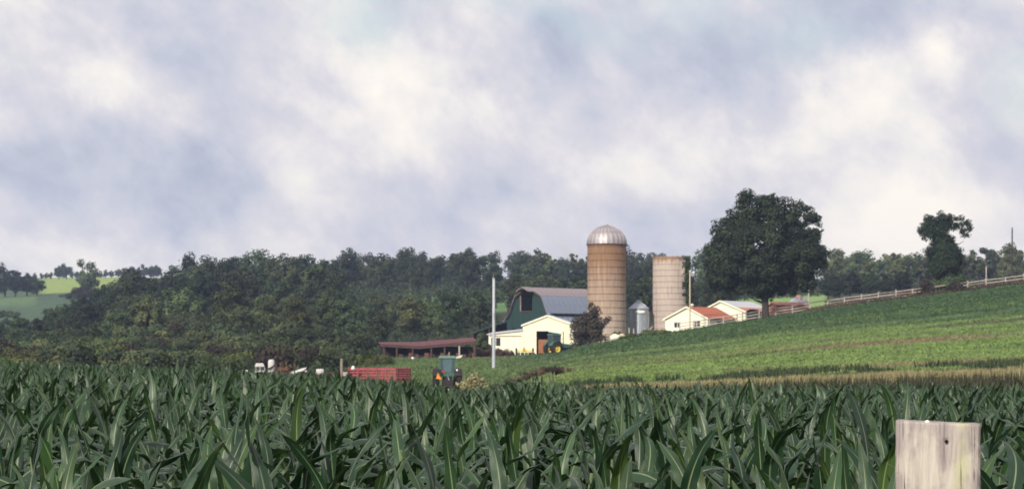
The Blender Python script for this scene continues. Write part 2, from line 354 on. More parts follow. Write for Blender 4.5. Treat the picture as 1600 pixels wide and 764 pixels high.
def crown_points(rs, clusters, per):
    """clusters: (x,y,z,r); leaves sit mostly in the outer shell of each clump"""
    cl = np.array(clusters); k = rs.integers(0, len(cl), per) if np.isscalar(per) else per
    w = cl[:, 3] ** 2; k = rs.choice(len(cl), per, p=w / w.sum()); d = rs.normal(size=(per, 3)); d /= np.linalg.norm(d, axis=1)[:, None]
    rr = cl[k, 3] * rs.uniform(.35, 1.08, per) ** .6; d[:, 2] *= .78
    p = cl[k, :3] + d * rr[:, None]
    ct_ = rs.random(len(cl)); t = np.clip(.75 * ct_[k] + .4 * rs.random(per) - .05, 0, 1)
    cc = cl[:, :3].mean(0); o2 = p - cc; o2 /= np.linalg.norm(o2, axis=1)[:, None]; crown_points.out = d * .75 + o2 * .45 + np.array([0, 0, .25])
    return p, t
def tree_clusters(rs, h, w, n, base=.22, shape=1.0, rc=.2, hollow=.55):
    out = []; cz = h * (base + (1 - base) / 2); rz = h * (1 - base) / 2
    while len(out) < n:
        d = rs.normal(size=3); d /= np.linalg.norm(d); q = rs.uniform(hollow, .9)
        x, y, z = d[0] * w * q, d[1] * w * q, d[2] * rz * q
        if z < 0: x *= 1 - shape * .25 * abs(z) / rz; y *= 1 - shape * .25 * abs(z) / rz
        g = vnoise(np.array([x * .4 + 40]), np.array([y * .3 + z * .5 + 40]), 5)[0]
        if g < .28 and rs.random() < .8: continue
        out.append((x, y, cz + z, w * rc * rs.uniform(.7, 1.35)))
    return out
def trunk_mesh(h, r, rs, limbs=5, lean=0, name='trunk', spread=.3, start=.3):
    b = MB(); top = Vector((lean * h, 0, h)); pts = [Vector((0, 0, -1.0)), Vector((0, 0, .1)), Vector((lean * h * .3, .05 * h * .3, h * .35)), top * .7 + Vector((0, 0, 0)), top]
    b.tube(pts, [r * 1.5, r * 1.25, r * .85, r * .5, r * .12], 9)
    for i in range(limbs):
        z = h * rs.uniform(start, .72); a = rs.uniform(0, 6.28); l = h * spread * rs.uniform(.7, 1.2); d = Vector((math.cos(a), math.sin(a), rs.uniform(.45, 1.0))).normalized()
        p = Vector((lean * z, 0, z)); b.tube([p, p + d * l * .5 + Vector((0, 0, -.03 * l)), p + d * l], [r * .42, r * .28, r * .08], 6)
    me = bpy.data.meshes.new(name); me.from_pydata(b.v, [], b.f); me.materials.append(M['bark']); me.polygons.foreach_set('use_smooth', b.sm); me.update(); return me
def tree_proto(seed, h, w, nc, nl, leaf, m, base=.2, **k):
    rs = np.random.default_rng(seed); cl = tree_clusters(rs, h, w, nc, base, **k); p, t = crown_points(rs, cl, nl)
    V, Fq, T = cards(p, leaf, rs, t, out=crown_points.out)
    return (nmesh('crown', V, Fq, m, tint=T), trunk_mesh(h * .82, h * .022 + .05, rs))
def put_tree(proto, x, y, sc, rz, label, group, name='woodland_tree', cat='tree', sz=None, sink=.15):
    o = empty(name, (x, y, G1(x, y) - sink), rz, label=label, cat=cat, group=group); o.scale = (sc, sc, sz or sc)
    for nm, me in zip(('crown', 'trunk'), proto): link(nm, me, o)
    return o
Pm = [tree_proto(10 + i, 10, rr, 46, 3000, .55, M['leaf_forest'], base=.0, rc=.27, hollow=.4) for i, rr in enumerate((3.9, 4.4, 3.4, 4.8, 4.1))]
Pd = [tree_proto(30 + i, 10, rr, 44, 3000, .55, M['leaf_dark'], base=.0, rc=.27, hollow=.4) for i, rr in enumerate((4.0, 4.6, 3.5))]
Pp = [tree_proto(50 + i, 10, rr, 40, 2800, .55, M['leaf_pale'], base=.02, rc=.27, hollow=.4) for i, rr in enumerate((3.8, 4.4, 3.2))]
Pt = [tree_proto(70 + i, 10, rr, 26, 1500, .50, M['leaf_pale'], base=.3, rc=.26, hollow=.3) for i, rr in enumerate((2.6, 2.2))]
def shrub_proto(seed, m, nl=2000, leaf=.14):
    rs = np.random.default_rng(seed); cl = [(rs.normal() * .55, rs.normal() * .55, rs.uniform(.25, .8), rs.uniform(.3, .5)) for _ in range(12)]
    p, t = crown_points(rs, cl, nl); p[:, 2] = np.abs(p[:, 2]); V, Fq, T = cards(p, leaf, rs, t, out=crown_points.out); b = MB()
    for _ in range(6):
        a = rs.uniform(0, 6.28); b.tube([(0, 0, -.4), (.3 * math.cos(a), .3 * math.sin(a), .35), (.6 * math.cos(a), .6 * math.sin(a), .8)], [.04, .025, .008], 5)
    me = bpy.data.meshes.new('stem'); me.from_pydata(b.v, [], b.f); me.materials.append(M['bark']); me.update()
    return (nmesh('foliage', V, Fq, m, tint=T), me)
def put_shrub(proto, x, y, sc, label, group, cat='bush', name='shrub', sz=None, nm=('foliage', 'stem')):
    o = empty(name, (x, y, G1(x, y) - .05), rng.uniform(0, 6.28), label=label, cat=cat, group=group); o.scale = (sc, sc, sz or sc)
    for n_, me in zip(nm, proto): link(n_, me, o)
    return o
Sf = [shrub_proto(100 + i, M['leaf_forest']) for i in range(2)]; Sp = [shrub_proto(104 + i, M['leaf_pale']) for i in range(2)]
Sw = [shrub_proto(108 + i, M['leaf_weed']) for i in range(2)]; Sb = [shrub_proto(112 + i, M['leaf_brown']) for i in range(2)]; Sr = [shrub_proto(116 + i, M['leaf_red']) for i in range(2)]

# ------------------------------------------------------------------ woods: every tree its own thing
def scatter(n, pxr, Yr, mind, seed, ok=None):
    rs = np.random.default_rng(seed); out = []; tries = 0
    while len(out) < n and tries < n * 60:
        tries += 1; px = rs.uniform(*pxr); Y = rs.uniform(*Yr); x = xof(px, Y)
        if ok and not ok(px, Y): continue
        if all((x - a) ** 2 + ((Y - b) * .6) ** 2 > mind ** 2 for a, b, _ in out): out.append((x, Y, px))
    return out, rs
def where(px, marks):
    return min(marks, key=lambda m: abs(m[0] - px))[1]
RIDGE = [(500, 'where the ridge meets the dark knoll'), (580, 'left of the skyline above the open shed'), (680, 'above the maroon shed roof'), (771, 'behind the pale grey pole'), (850, 'above the barn roof'), (905, 'just left of the silver dome'), (1000, 'between the two silos'), (1060, 'behind the roofless silo'), (1110, 'beside the huge round tree')]
RWOOD = [(1140, 'behind the huge round tree'), (1230, 'above the squat grain bin'), (1310, 'right of the huge round tree'), (1380, 'midway between the two big trees'), (1440, 'just left of the vine clad tree'), (1500, 'just right of the vine clad tree'), (1581, 'around the thin utility pole'), (1660, 'at the end of the fence')]
SLOPE = [(40, 'below the pale far field'), (150, 'below the lone olive tree'), (250, 'at the foot of the dark knoll'), (350, 'under the middle of the dark knoll'), (430, 'above the white truck cab'), (500, 'above the white drum'), (590, 'above the red wagon'), (660, 'left above the open shed'), (720, 'above the green tractor'), (771, 'by the pale grey pole')]
def wood(n, pxr, Yr, mind, seed, protos, h, label, group, ok=None, hw=None):
    pts, rs = scatter(n, pxr, Yr, mind, seed, ok); lab0 = label
    for x, y, px in pts:
        label = lab0 + ' ' + where(px, RWOOD if pxr[0] == 1110 else RIDGE if Yr[0] > 400 and pxr[0] > 400 else SLOPE)
        s = rs.uniform(*h) / 10 * (hw(px, y) if hw else 1); put_tree(protos[rs.integers(len(protos))], x, y, s, rs.uniform(0, 6.28), label, group, sz=s * rs.uniform(.9, 1.12))
wood(66, (470, 1130), (655, 770), 6.0, 1, Pm + Pm + Pd[:2] + Pt + Pp[:1], (7, 12.2), 'hazy green hardwood tree on the far ridge', 'trees of the far ridge')
wood(62, (40, 520), (455, 640), 5.5, 2, Pd + Pm + Pd[:1], (7, 12.5), 'dark tree on the steep knoll', 'dark trees of the knoll',
     ok=lambda px, Y: px > 60 + (Y - 455) * .75 and not (abs(px - 300 - (Y - 480) * .9) < 35 and Y < 500), hw=lambda px, Y: min(1.0, .45 + (px - 40) / 330))
wood(46, (180, 770), (335, 450), 5.5, 3, Pm + Pp + Pp, (5, 8.5), 'rounded mid green slope tree', 'trees of the lower slope',
     ok=lambda px, Y: Y > 350 + max(0, px - 560) * .12)
wood(20, (-60, 170), (395, 500), 5.0, 13, Pd + Pm[:3], (3.5, 6.0), 'small rounded tree of the far left hollow', 'small trees below the far field')
wood(30, (790, 1130), (420, 540), 6, 4, Pm + Pd[:1], (6.5, 9), 'lower green hollow tree', 'trees in the hollow', ok=lambda px, Y: px > 790)
wood(64, (1110, 1700), (585, 730), 4.6, 5, Pm[:3] + Pp + Pt + Pt, (8.5, 12), 'pale feathery tree beyond the fence', 'trees beyond the board fence')
for i, (px, Y, h) in enumerate([(1294, 505, 5), (1312, 500, 5.2), (1328, 495, 5.5), (1345, 498, 5), (1362, 490, 4.6), (1385, 500, 4.8), (1410, 500, 5)]):
    put_tree(Pd[i % 3], xof(px, Y), Y, h / 10 * 1.1, i * 1.3, 'low dark tree along the near edge of the wood beyond the fence', 'low dark trees at the wood edge')
for i, (px, Y, h) in enumerate([(-18, 830, 9), (8, 850, 12), (24, 840, 9.5), (42, 850, 9), (58, 845, 7)]):
    put_tree(Pd[i % 3], xof(px, Y), Y, h / 10, i * 2.1, 'dark tree in the clump at the head of the pale far field', 'clump of dark trees by the far field')
for i, (px, Y, h) in enumerate([(92, 1250, 8), (104, 1260, 8.5), (72, 1300, 4), (120, 1300, 4.5), (150, 1290, 4), (165, 1300, 5), (185, 1290, 5.5), (205, 1270, 6.5), (225, 1260, 8), (245, 1270, 8), (78, 1310, 4), (112, 1305, 4.2), (128, 1300, 4), (142, 1310, 4.2), (157, 1300, 4.4), (174, 1300, 4.6), (195, 1290, 5.5), (215, 1275, 6.5), (236, 1265, 7.5), (66, 1310, 3.6), (54, 1300, 4)]):
    put_tree(Pd[i % 3], xof(px, Y), Y, h / 10, i * 1.7, 'faint blue tree on the skyline above the yellow green field', 'skyline trees of the far field')
put_tree(Pp[0], xof(136, 800), 800, 1.12, .5, 'lone upright olive tree standing between two bright yellow green fields', None, sz=1.35)
for i, (px, Y, s) in enumerate([(120, 790, 3.4), (150, 790, 3.2), (165, 780, 3.4), (110, 780, 2)]):
    put_shrub(Sr[i % 2] if i < 2 else Sf[i % 2], xof(px, Y), Y, s, 'dark bush at the foot of the lone olive tree', 'bushes under the lone olive tree')
for i, (px, Y, s) in enumerate([(2, 640, 1.5), (12, 640, 1.8), (22, 635, 1.6)]):
    put_shrub(Sf[i % 2], xof(px, Y), Y, s, 'small dark bush in the middle of the green far field', 'bushes in the green far field')
# scrub on the foot slope
pts, rs = scatter(150, (-30, 780), (215, 345), 2.3, 9, ok=lambda px, Y: (px < 545 or Y > 318) and Y > 215 + max(0, px - 300) * .12 and not (590 < px and Y < 322) and not (px > 735 and Y < 360))
for x, y, px in pts:
    k = rs.random(); pr = (Sf if k < .45 else Sp if k < .75 else Sw if k < .87 else Sr)[rs.integers(2)]
    put_shrub(pr, x, y, rs.uniform(1.3, 2.9), ('dusky green', 'pale olive', 'bright green', 'purplish brown')[0 if k < .45 else 1 if k < .75 else 2 if k < .87 else 3] + ' bush in the scrub behind the corn ' + where(px, SLOPE), 'scrub bushes below the wood')
pts, rs = scatter(70, (60, 600), (345, 460), 3.0, 19)
for x, y, px in pts:
    k = rs.random(); pr = (Sf if k < .5 else Sp if k < .9 else Sr)[rs.integers(2)]
    put_shrub(pr, x, y, rs.uniform(2.0, 3.6), 'tall bush among slope trees ' + where(px, SLOPE), 'bushes among the slope trees')

# low plant cover as stuff
def cover(name, n, fn, size, m, label, h=(0, 1), seed=1, clump=6, spread=.35, up=.8):
    rs = np.random.default_rng(seed); x, y = fn(rs, n); z = ground(x, y); c = np.stack([x, y, z], 1); cz = np.repeat(rs.uniform(h[0], h[1], n), clump)
    p = np.repeat(c, clump, 0); d = rs.normal(size=p.shape) * spread; d[:, 2] = rs.uniform(0, 1, len(p)) * cz; p = p + d
    t = np.clip(np.repeat(fbm(x / 12, y / 5, seed + 60) * 1.5 - .4, clump) + rs.normal(size=len(p)) * .15, 0, 1)
    V, Fq, T = cards(p, size, rs, t, up=up)
    return tag(link(name, nmesh(name, V, Fq, m, tint=T)), label, kind='stuff')
def wedge(pxr, Yr):
    def f(rs, n):
        Y = np.sqrt(rs.uniform(Yr[0] ** 2, Yr[1] ** 2, n)); px = rs.uniform(pxr[0], pxr[1], n); return xof(px, Y), Y
    return f
def under_pts(rs, n):
    x, y = wedge((-60, 780), (200, 480))(rs, n * 2); px = 800 + F * x / y; k = (px < 545) | (y > 315 + (px - 545) * .05); return x[k][:n], y[k][:n]
cover('undergrowth', 9000, under_pts, .38, M['leaf_forest'], 'tangled green undergrowth between the trees and bushes of the slope', (.2, 1.3), 11, 6, .5, .2)
cover('ridge_undergrowth', 8000, wedge((250, 1700), (560, 780)), .8, M['leaf_forest'], 'dark undergrowth beneath the trees of the ridges', (.5, 3.0), 12, 6, 1.1, .2)

# ------------------------------------------------------------------ specimen trees by the farm
def special_tree(name, label, px, Y, py_base, clusters_px, nl, leaf, m, trunk, depth=.85, seed=5, extra=None, cat='tree', jitter=.2):
    """clusters given as offsets in metres from the trunk foot: x, z, radius of a rounded mass of leaf clumps"""
    rs = np.random.default_rng(seed); o = empty(name, (xof(px, Y), Y, G1(xof(px, Y), Y) - .1), 0, label=label, cat=cat); cl = []
    for x, z, R, n in clusters_px:
        for _ in range(n):
            d = rs.normal(size=3); d /= np.linalg.norm(d); q = rs.uniform(.5, .86)
            cl.append((x + d[0] * R * q, d[1] * R * q * depth + rs.normal() * jitter, z + d[2] * R * q, min(1.3, R * rs.uniform(.16, .34) + .2)))
    p, t = crown_points(rs, cl, nl); V, Fq, T = cards(p, leaf, rs, t, out=crown_points.out); link('crown', nmesh('crown', V, Fq, m, tint=T), o)
    link('trunk', trunk, o); return o
rs_ = np.random.default_rng(77)
special_tree('maple_tree', 'huge round dark green tree towering over the fence and sheds', 1196, 316, 478,
   [(-.2, 9.4, 6.3, 90), (-.2, 9.4, 4.4, 16), (-5.7, 4.6, 1.9, 20), (5.3, 4.9, 1.9, 20), (-4.2, 7.0, 3.7, 60), (4.5, 7.6, 3.5, 60), (-5.0, 9.0, 3.0, 40), (5.2, 9.4, 2.8, 36), (-1.6, 14.2, 2.9, 34), (2.6, 13.9, 2.7, 32), (-5.4, 10.6, 2.5, 22), (5.7, 11.9, 2.0, 20), (-5.4, 5.4, 2.2, 20), (4.6, 5.8, 2.2, 20),
    (-.4, 5.2, 2.9, 40), (-3.4, 4.8, 2.0, 20), (3.2, 4.8, 2.0, 20), (1.4, 3.9, 1.4, 12), (-1.4, 3.9, 1.3, 8), (-3.8, 12.7, 2.1, 18), (4.7, 13.4, 1.8, 16), (.4, 15.2, 1.6, 14), (6.2, 13.2, 1.0, 7), (-2.8, 15.2, 1.2, 9), (6.6, 8.2, 1.5, 10), (-6.9, 7.0, 1.2, 8)], 92000, .33, M['leaf_dark'],
   trunk_mesh(10, .42, rs_, 14, 0, 'trunk', .36, .2), depth=1.0, seed=6)
special_tree('vine_clad_tree', 'dark ragged tree swallowed by vines with a hooked sparse top', 1475, 332, 430,
   [(.3, 4.6, 2.7, 70), (0, 2.7, 2.2, 40), (-1.9, 9.5, 1.5, 20), (-2.2, 8.4, 1.3, 14), (-.9, 7.6, 1.3, 12), (.3, 10.1, 1.3, 20), (-.5, 5.6, 2.2, 40), (.8, 4.9, 2.0, 50), (.1, 6.6, 1.7, 30), (-1.0, 9.2, 1.9, 36), (-.4, 7.2, 1.5, 20), (-1.7, 9.0, 1.4, 20), (-.3, 9.9, 1.4, 22), (.9, 9.4, 1.0, 12), (-2.7, 8.8, 1.0, 12), (-2.4, 7.7, .8, 7), (-1.0, 8.0, 1.1, 10), (2.1, 9.8, 1.0, 12), (3.0, 9.3, 1.0, 16), (2.9, 8.4, .8, 9), (.9, 7.0, .9, 8), (1.8, 3.8, 1.1, 10), (-.2, 1.4, 1.2, 10), (-1.4, 3.2, 1.2, 10)],
   34000, .27, M['leaf_dark'], trunk_mesh(8.8, .3, rs_, 12, -.02, 'trunk', .33, .35), depth=.8, seed=8, jitter=.1)
special_tree('purple_leaved_tree', 'small bushy purple brown tree between white garage and domed silo', 921, 322, 535,
   [(-.2, 2.4, 2.3, 34), (.2, 4.2, 1.4, 16), (1.4, 2.8, 1.3, 14), (-1.7, 3.2, 1.2, 12), (.3, 5.2, .7, 6), (2.2, 3.6, .6, 4), (-.6, .9, 2.2, 18), (1.2, 1.2, 1.4, 10)], 9000, .24, M['leaf_red'], trunk_mesh(4.6, .14, rs_, 10, .02, 'trunk', .4, .1), seed=12)
special_tree('young_green_tree', 'small green tree in the gap between open shed and white garage', 752, 316, 560,
   [(0, 1.5, 1.3, 14), (.1, 2.6, .9, 10), (-.8, 1.2, .9, 8), (.9, 1.0, .8, 8)], 3200, .24, M['leaf_pale'], trunk_mesh(2.6, .08, rs_, 6, 0, 'trunk', .35, .1), seed=14)
put_shrub(Sr[0], xof(1445, 319), 319, 1.3, 'round reddish brown bush beside the vine clad tree', None, sz=2.3)
put_shrub(Sf[0], xof(1484, 320), 320, 1.9, 'rounded green bush in front of the vine clad tree', None, sz=2.4)
put_shrub(Sr[1], xof(1494, 317), 317, 1.15, 'rusty red bush growing through the fence below the green bush', None, sz=1.5)
put_shrub(Sb[0], xof(1473, 319.5), 319.5, .6, 'small russet weed clump at the fence foot beneath the ragged tree', None, cat='weeds')
put_shrub(Sb[0], xof(1418, 320), 320, .7, 'tan brown weed clump at the fence between the two big trees', None, cat='weeds', sz=1.0)
put_shrub(Sb[1], xof(1336, 321), 321, .6, 'brown weed clump behind the fence near the metal bin', None, cat='weeds', sz=.9)
put_shrub(Sf[1], xof(1576, 325), 325, .55, 'small dark bush behind the last fence panel', None)
put_shrub(Sp[1], xof(1603, 335), 335, 1.2, 'green bush at the far right end of the ridge', None)
put_shrub(Sf[0], xof(966, 332), 332, .8, 'small green bush against the foot of the domed silo', None, sz=1.4)
for i, (px, Y, s, sz) in enumerate([(1000, 316, 1.3, .8), (1015, 314, 1.2, .8), (1028, 315, 1.3, .9), (1040, 317, .9, .6), (985, 316, 1.0, .6)]):
    put_shrub(Sw[i % 2], xof(px, Y), Y, s, 'bright green weeds on the crest between silo and shed', 'green weeds on the crest', cat='weeds', sz=sz)
for i, (px, Y, s) in enumerate([(757, 300, 1.1), (768, 301, 1.2), (780, 300, 1.1), (792, 302, .8), (740, 300, 1.2), (728, 304, .9)]):
    put_shrub(Sb[i % 2], xof(px, Y), Y, s, 'dry reddish brown weeds piled below the white garage', 'brown weeds below the garage', cat='weeds', sz=s * 1.1)
for i, px in enumerate(np.linspace(783, 872, 13)):
    Y = 178 + rng.uniform(-2, 2); put_shrub((Sb + Sr)[i % 3], xof(px, Y), Y, rng.uniform(.5, .75), 'dead purple brown weeds along the far corn edge', 'dead weeds by the corn edge', cat='weeds', sz=rng.uniform(.6, .8) * (1.0 if 805 < px < 865 else .8))
for i, px in enumerate((508, 516, 522, 540, 470, 440, 486)):
    put_shrub(Sb[i % 2] if i % 3 else Sr[0], xof(px, 200), 200 + i, .7, 'brown weeds among the scrap at the field edge', 'brown weeds among the scrap', cat='weeds', sz=1.1)
for i, (px, Y) in enumerate(((555, 262), (570, 264), (583, 262), (540, 262), (350, 240), (365, 236), (15, 235), (30, 232), (2, 238))):
    put_shrub(Sw[i % 2], xof(px, Y), Y, 1.3, 'bright yellow green bush at the foot of the scrub', 'yellow green bushes', sz=1.5)

# ------------------------------------------------------------------ farm materials
M['cream'] = mat('cream_metal_siding', (.82, .78, .59), .6, .09, 1.6, stretch=(1.5, 1.5, .25))
M['cream2'] = mat('cream_boards', (.80, .78, .62), .7, .08, 1.2)
M['white'] = mat('white_paint', (.80, .79, .74), .6, .06, 2)
M['dirty_white'] = mat('dirty_white_paint', (.50, .48, .47), .7, .22, 2.5)
M['green_barn'] = mat('green_barn_boards', (.016, .043, .040), .8, .2, 1.5, bump=.3, stretch=(4, 4, .3))
M['dark'] = mat('interior_shade', (.02, .018, .02), .9, .2)  # near-black tone puts shade of interiors and the nail hole into the colour
M['glass'] = mat('window_glass', (.03, .035, .04), .15, .1, 1, spec=.6)
M['galv'] = mat('galvanised_steel', (.42, .45, .50), .42, .18, 1.5, metallic=.55)
M['galv_dome'] = mat('dome_steel', (.40, .36, .37), .55, .35, 1.9, metallic=.6, stretch=(1.6, 1.6, .25), spec=.3)
M['galv_roof'] = mat('dull_sheet_roof', (.25, .29, .38), .5, .16, .7, metallic=.3, stretch=(1, 1, 1))
M['rust_roof'] = mat('rust_band_roof', (.25, .21, .225), .7, .22, 1.2)
M['pale_roof'] = mat('pale_sheet_roof', (.48, .48, .52), .55, .1, 1, metallic=.2)
M['red_roof'] = mat('rusty_red_roof', (.38, .125, .075), .8, .25, .9, stretch=(1.2, 1, 1))
M['pink_rust'] = mat('pinkish_rust_sheet', (.42, .20, .155), .85, .18, .9)
M['shed_roof'] = mat('maroon_shed_roof', (.12, .038, .046), .7, .25, .8)
M['wood'] = mat('weathered_wood', (.24, .19, .155), .9, .25, 4, bump=.4, stretch=(1, 1, .2))
M['fence'] = mat('fence_board', (.40, .34, .30), .85, .25, 3)
M['wood_dark'] = mat('dark_wood', (.085, .05, .045), .9, .3, 3)
M['junk'] = mat('rusty_iron', (.13, .06, .045), .85, .4, 2)
M['red'] = mat('faded_red_paint', (.29, .065, .075), .65, .22, 2.5)
M['tyre'] = mat('tyre_rubber', (.018, .016, .018), .8, .2)
M['trac_green'] = mat('dull_green_paint', (.05, .12, .085), .5, .15)
M['trac_dark'] = mat('dark_iron', (.025, .018, .022), .6, .3)
M['cab_roof'] = mat('pale_green_roof', (.11, .18, .15), .5, .1)
M['cab_glass'] = mat('pale_reflecting_glass', (.08, .135, .15), .2, .12, 1.2, spec=.6)
M['cab_glass_dark'] = mat('dark_tinted_glass', (.05, .075, .085), .15, .15, 1.5, spec=.6)
M['orange'] = mat('orange_reflector', (.70, .27, .03), .5, .08)
M['yellow'] = mat('yellow_paint', (.80, .60, .08), .5, .1)
M['orange_wood'] = mat('orange_brown_boards', (.32, .13, .06), .85, .2, 2)
M['pole'] = mat('pale_grey_pole', (.42, .44, .48), .6, .1, 1)
M['tan_pole'] = mat('tan_pole', (.50, .42, .30), .8, .15, 2)
M['ivy'] = leaf_mat('ivy_leaf', (.03, .045, .02), (.09, .12, .045), .6, .15, .1, .03)

def silo_mat(name, zt, rust, mid, low, streak, k0=.45):
    m = bpy.data.materials.new(name); m.use_nodes = True; t = m.node_tree; p = t.nodes['Principled BSDF']
    v = N(t, 'ShaderNodeTexCoord').outputs['Object']; sp = N(t, 'ShaderNodeSeparateXYZ'); L(t, v, sp.inputs[0])
    q = N(t, 'ShaderNodeMapping'); L(t, v, q.inputs[0]); q.inputs['Scale'].default_value = (1, 1, .07)
    st = noise(t, q.outputs[0], 2.6, 5, .65); n = noise(t, v, 1.0, 5, .6)
    z = math_(t, 'DIVIDE', sp.outputs[2], zt)
    f = math_(t, 'ADD', z, math_(t, 'MULTIPLY', math_(t, 'SUBTRACT', st, .5), streak)); f = math_(t, 'ADD', f, math_(t, 'MULTIPLY', math_(t, 'SUBTRACT', n, .5), .15))
    c = mixc(t, ramp(t, f, .05, k0, True), low, mid); c = mixc(t, ramp(t, f, k0, .93, True), c, rust)
    q2 = N(t, 'ShaderNodeMapping'); L(t, v, q2.inputs[0]); q2.inputs['Scale'].default_value = (1, 1, .05)
    pale = ramp(t, noise(t, q2.outputs[0], 5.5, 4, .6), .60, .72); c = mixc(t, math_(t, 'MULTIPLY', pale, .5), c, (.56, .48, .42)); dk = ramp(t, noise(t, q2.outputs[0], 4.1, 5, .65, .4), .56, .70); c = mixc(t, math_(t, 'MULTIPLY', dk, .45), c, (.13, .075, .05))
    # staves: slightly different tone from stave to stave
    an = math_(t, 'ARCTAN2', sp.outputs[1], sp.outputs[0]); cx = N(t, 'ShaderNodeCombineXYZ'); L(t, math_(t, 'FLOOR', math_(t, 'MULTIPLY', an, 11)), cx.inputs[0]); L(t, math_(t, 'FLOOR', math_(t, 'MULTIPLY', sp.outputs[2], 1.1)), cx.inputs[1])
    wn = N(t, 'ShaderNodeTexWhiteNoise'); L(t, cx.outputs[0], wn.inputs[0]); k = math_(t, 'ADD', math_(t, 'MULTIPLY', wn.outputs[0], .12), .93)
    cv = N(t, 'ShaderNodeCombineXYZ'); [L(t, k, cv.inputs[i]) for i in range(3)]
    L(t, mixc(t, 1, c, cv.outputs[0], 'MULTIPLY'), p.inputs['Base Color']); p.inputs['Roughness'].default_value = .9
    bn = N(t, 'ShaderNodeBump', i_Strength=.4, i_Distance=.05); L(t, n, bn.inputs['Height']); L(t, bn.outputs[0], p.inputs['Normal'])
    return m
M['silo1'] = silo_mat('stained_stave_concrete', 13, (.235, .13, .07), (.345, .25, .185), (.42, .345, .285), .7, .43)
M['silo2'] = silo_mat('bleached_stave_concrete', 11.5, (.27, .15, .085), (.45, .37, .32), (.44, .36, .32), .22, .84)
M['silo_rim'] = mat('rust_orange_rim', (.27, .16, .095), .9, .3, 3)
M['hoop'] = mat('rusted_hoop', (.11, .07, .055), .8, .3, 2)
M['joint'] = mat('bleached_joint', (.30, .25, .235), .9, .2, 2)

def wall_holes(b, x0, x1, z0, z1, holes, y0, y1):
    xs = sorted({x0, x1, *[h[0] for h in holes], *[h[1] for h in holes]}); zs = sorted({z0, z1, *[h[2] for h in holes], *[h[3] for h in holes]})
    for i in range(len(xs) - 1):
        run = None
        for j in range(len(zs) - 1):
            cx = (xs[i] + xs[i + 1]) / 2; cz = (zs[j] + zs[j + 1]) / 2
            inside = any(h[0] < cx < h[1] and h[2] < cz < h[3] for h in holes)
            if not inside: run = (run[0], zs[j + 1]) if run else (zs[j], zs[j + 1])
            if inside or j == len(zs) - 2:
                if run: b.box(xs[i], xs[i + 1], y0, y1, run[0], run[1])
                run = None
def roof_plane(parent, m, p0, p1, Lr, n, th=.06, y_front=-.35, name='roof_panel', over=0):
    """sheets side by side along y between (x,z) points p0 (low) and p1 (high)"""
    w = Lr / n; d = Vector((p1[0] - p0[0], 0, p1[1] - p0[1])); nn = Vector((-d.z, 0, d.x)).normalized(); nn = nn if nn.z > 0 else -nn
    me = None
    for i in range(n):
        if me is None:
            b = MB(); g = .012; lo = Vector((p0[0], 0, p0[1])); hi = Vector((p1[0], 0, p1[1]))
            b.hexa([lo + Vector((0, g, 0)), hi + Vector((0, g, 0)), hi + Vector((0, w - g, 0)), lo + Vector((0, w - g, 0)),
                    lo + nn * th + Vector((0, g, 0)), hi + nn * th + Vector((0, g, 0)), hi + nn * th + Vector((0, w - g, 0)), lo + nn * th + Vector((0, w - g, 0))])
            b.hexa([lo + nn * th + Vector((0, g, 0)), hi + nn * th + Vector((0, g, 0)), hi + nn * th + Vector((0, g + .07, 0)), lo + nn * th + Vector((0, g + .07, 0)),
                    lo + nn * (th + .04) + Vector((0, g, 0)), hi + nn * (th + .04) + Vector((0, g, 0)), hi + nn * (th + .04) + Vector((0, g + .07, 0)), lo + nn * (th + .04) + Vector((0, g + .07, 0))])
            o = b.build(name, m, parent); me = o.data
        else: o = link(name, me, parent)
        o.location = (0, y_front + i * w, random.uniform(-.006, .006))
def window(parent, x0, x1, z0, z1, y, cross=True, mf=None):
    b = MB(); f = .06; mf = mf or M['white']
    b.box(x0, x1, y, y + .05, z0, z0 + f).box(x0, x1, y, y + .05, z1 - f, z1).box(x0, x0 + f, y, y + .05, z0 + f, z1 - f).box(x1 - f, x1, y, y + .05, z0 + f, z1 - f)
    w = b.build('window', mf, parent); c = (x0 + x1) / 2
    if cross: MB().box(c - .03, c + .03, y + .003, y + .045, z0 + f, z1 - f).build('mullion', mf, w)
    MB().box(x0 + f, x1 - f, y + .055, y + .07, z0 + f, z1 - f).build('pane', M['glass'], w)
    return w

# ------------------------------------------------------------------ green gambrel barn
Y = 345; t = empty('gambrel_barn', (xof(827, Y), Y, zof(548, Y)), math.radians(-45), label='dark green gambrel barn with an open loft door and dull metal roof', cat='barn')
hw, Lb, ze, zb, za = 4.65, 11.5, 4.35, 7.75, 9.0
prof = [(-hw, ze), (-3.75, 5.3), (-2.55, zb), (0, za)]
b = MB(); lx0, lx1, lz0, lz1 = -1.6, .5, 5.7, 8.1
# front boards: vertical boards following the gambrel outline, cut round the loft door
def gz(x):
    x = -abs(x); return float(np.interp(x, [p[0] for p in prof], [p[1] for p in prof]))
nb = 16; wb = 2 * hw / nb
for i in range(nb):
    x0 = -hw + i * wb; x1 = x0 + wb - .012; d = -.015 * (i % 2)
    q = MB()
    def col(z0, f0, f1): q.hexa([(x0, d, z0), (x1, d, z0), (x1, .12, z0), (x0, .12, z0), (x0, d, f0), (x1, d, f1), (x1, .12, f1), (x0, .12, f0)])
    if lx0 - .3 < x0 and x1 < lx1 + .3:
        col(-2, lz0, lz0); col(min(lz1, gz(x0) - .1), gz(x0) - .03, gz(x1) - .03)
    else: col(-2, gz(x0) - .03, gz(x1) - .03)
    q.build('wall_board', M['green_barn'], t)
bx0 = min(-hw + i * wb for i in range(nb) if -hw + i * wb > lx0 - .3); bx1 = max(-hw + i * wb + wb for i in range(nb) if -hw + i * wb + wb < lx1 + .35)
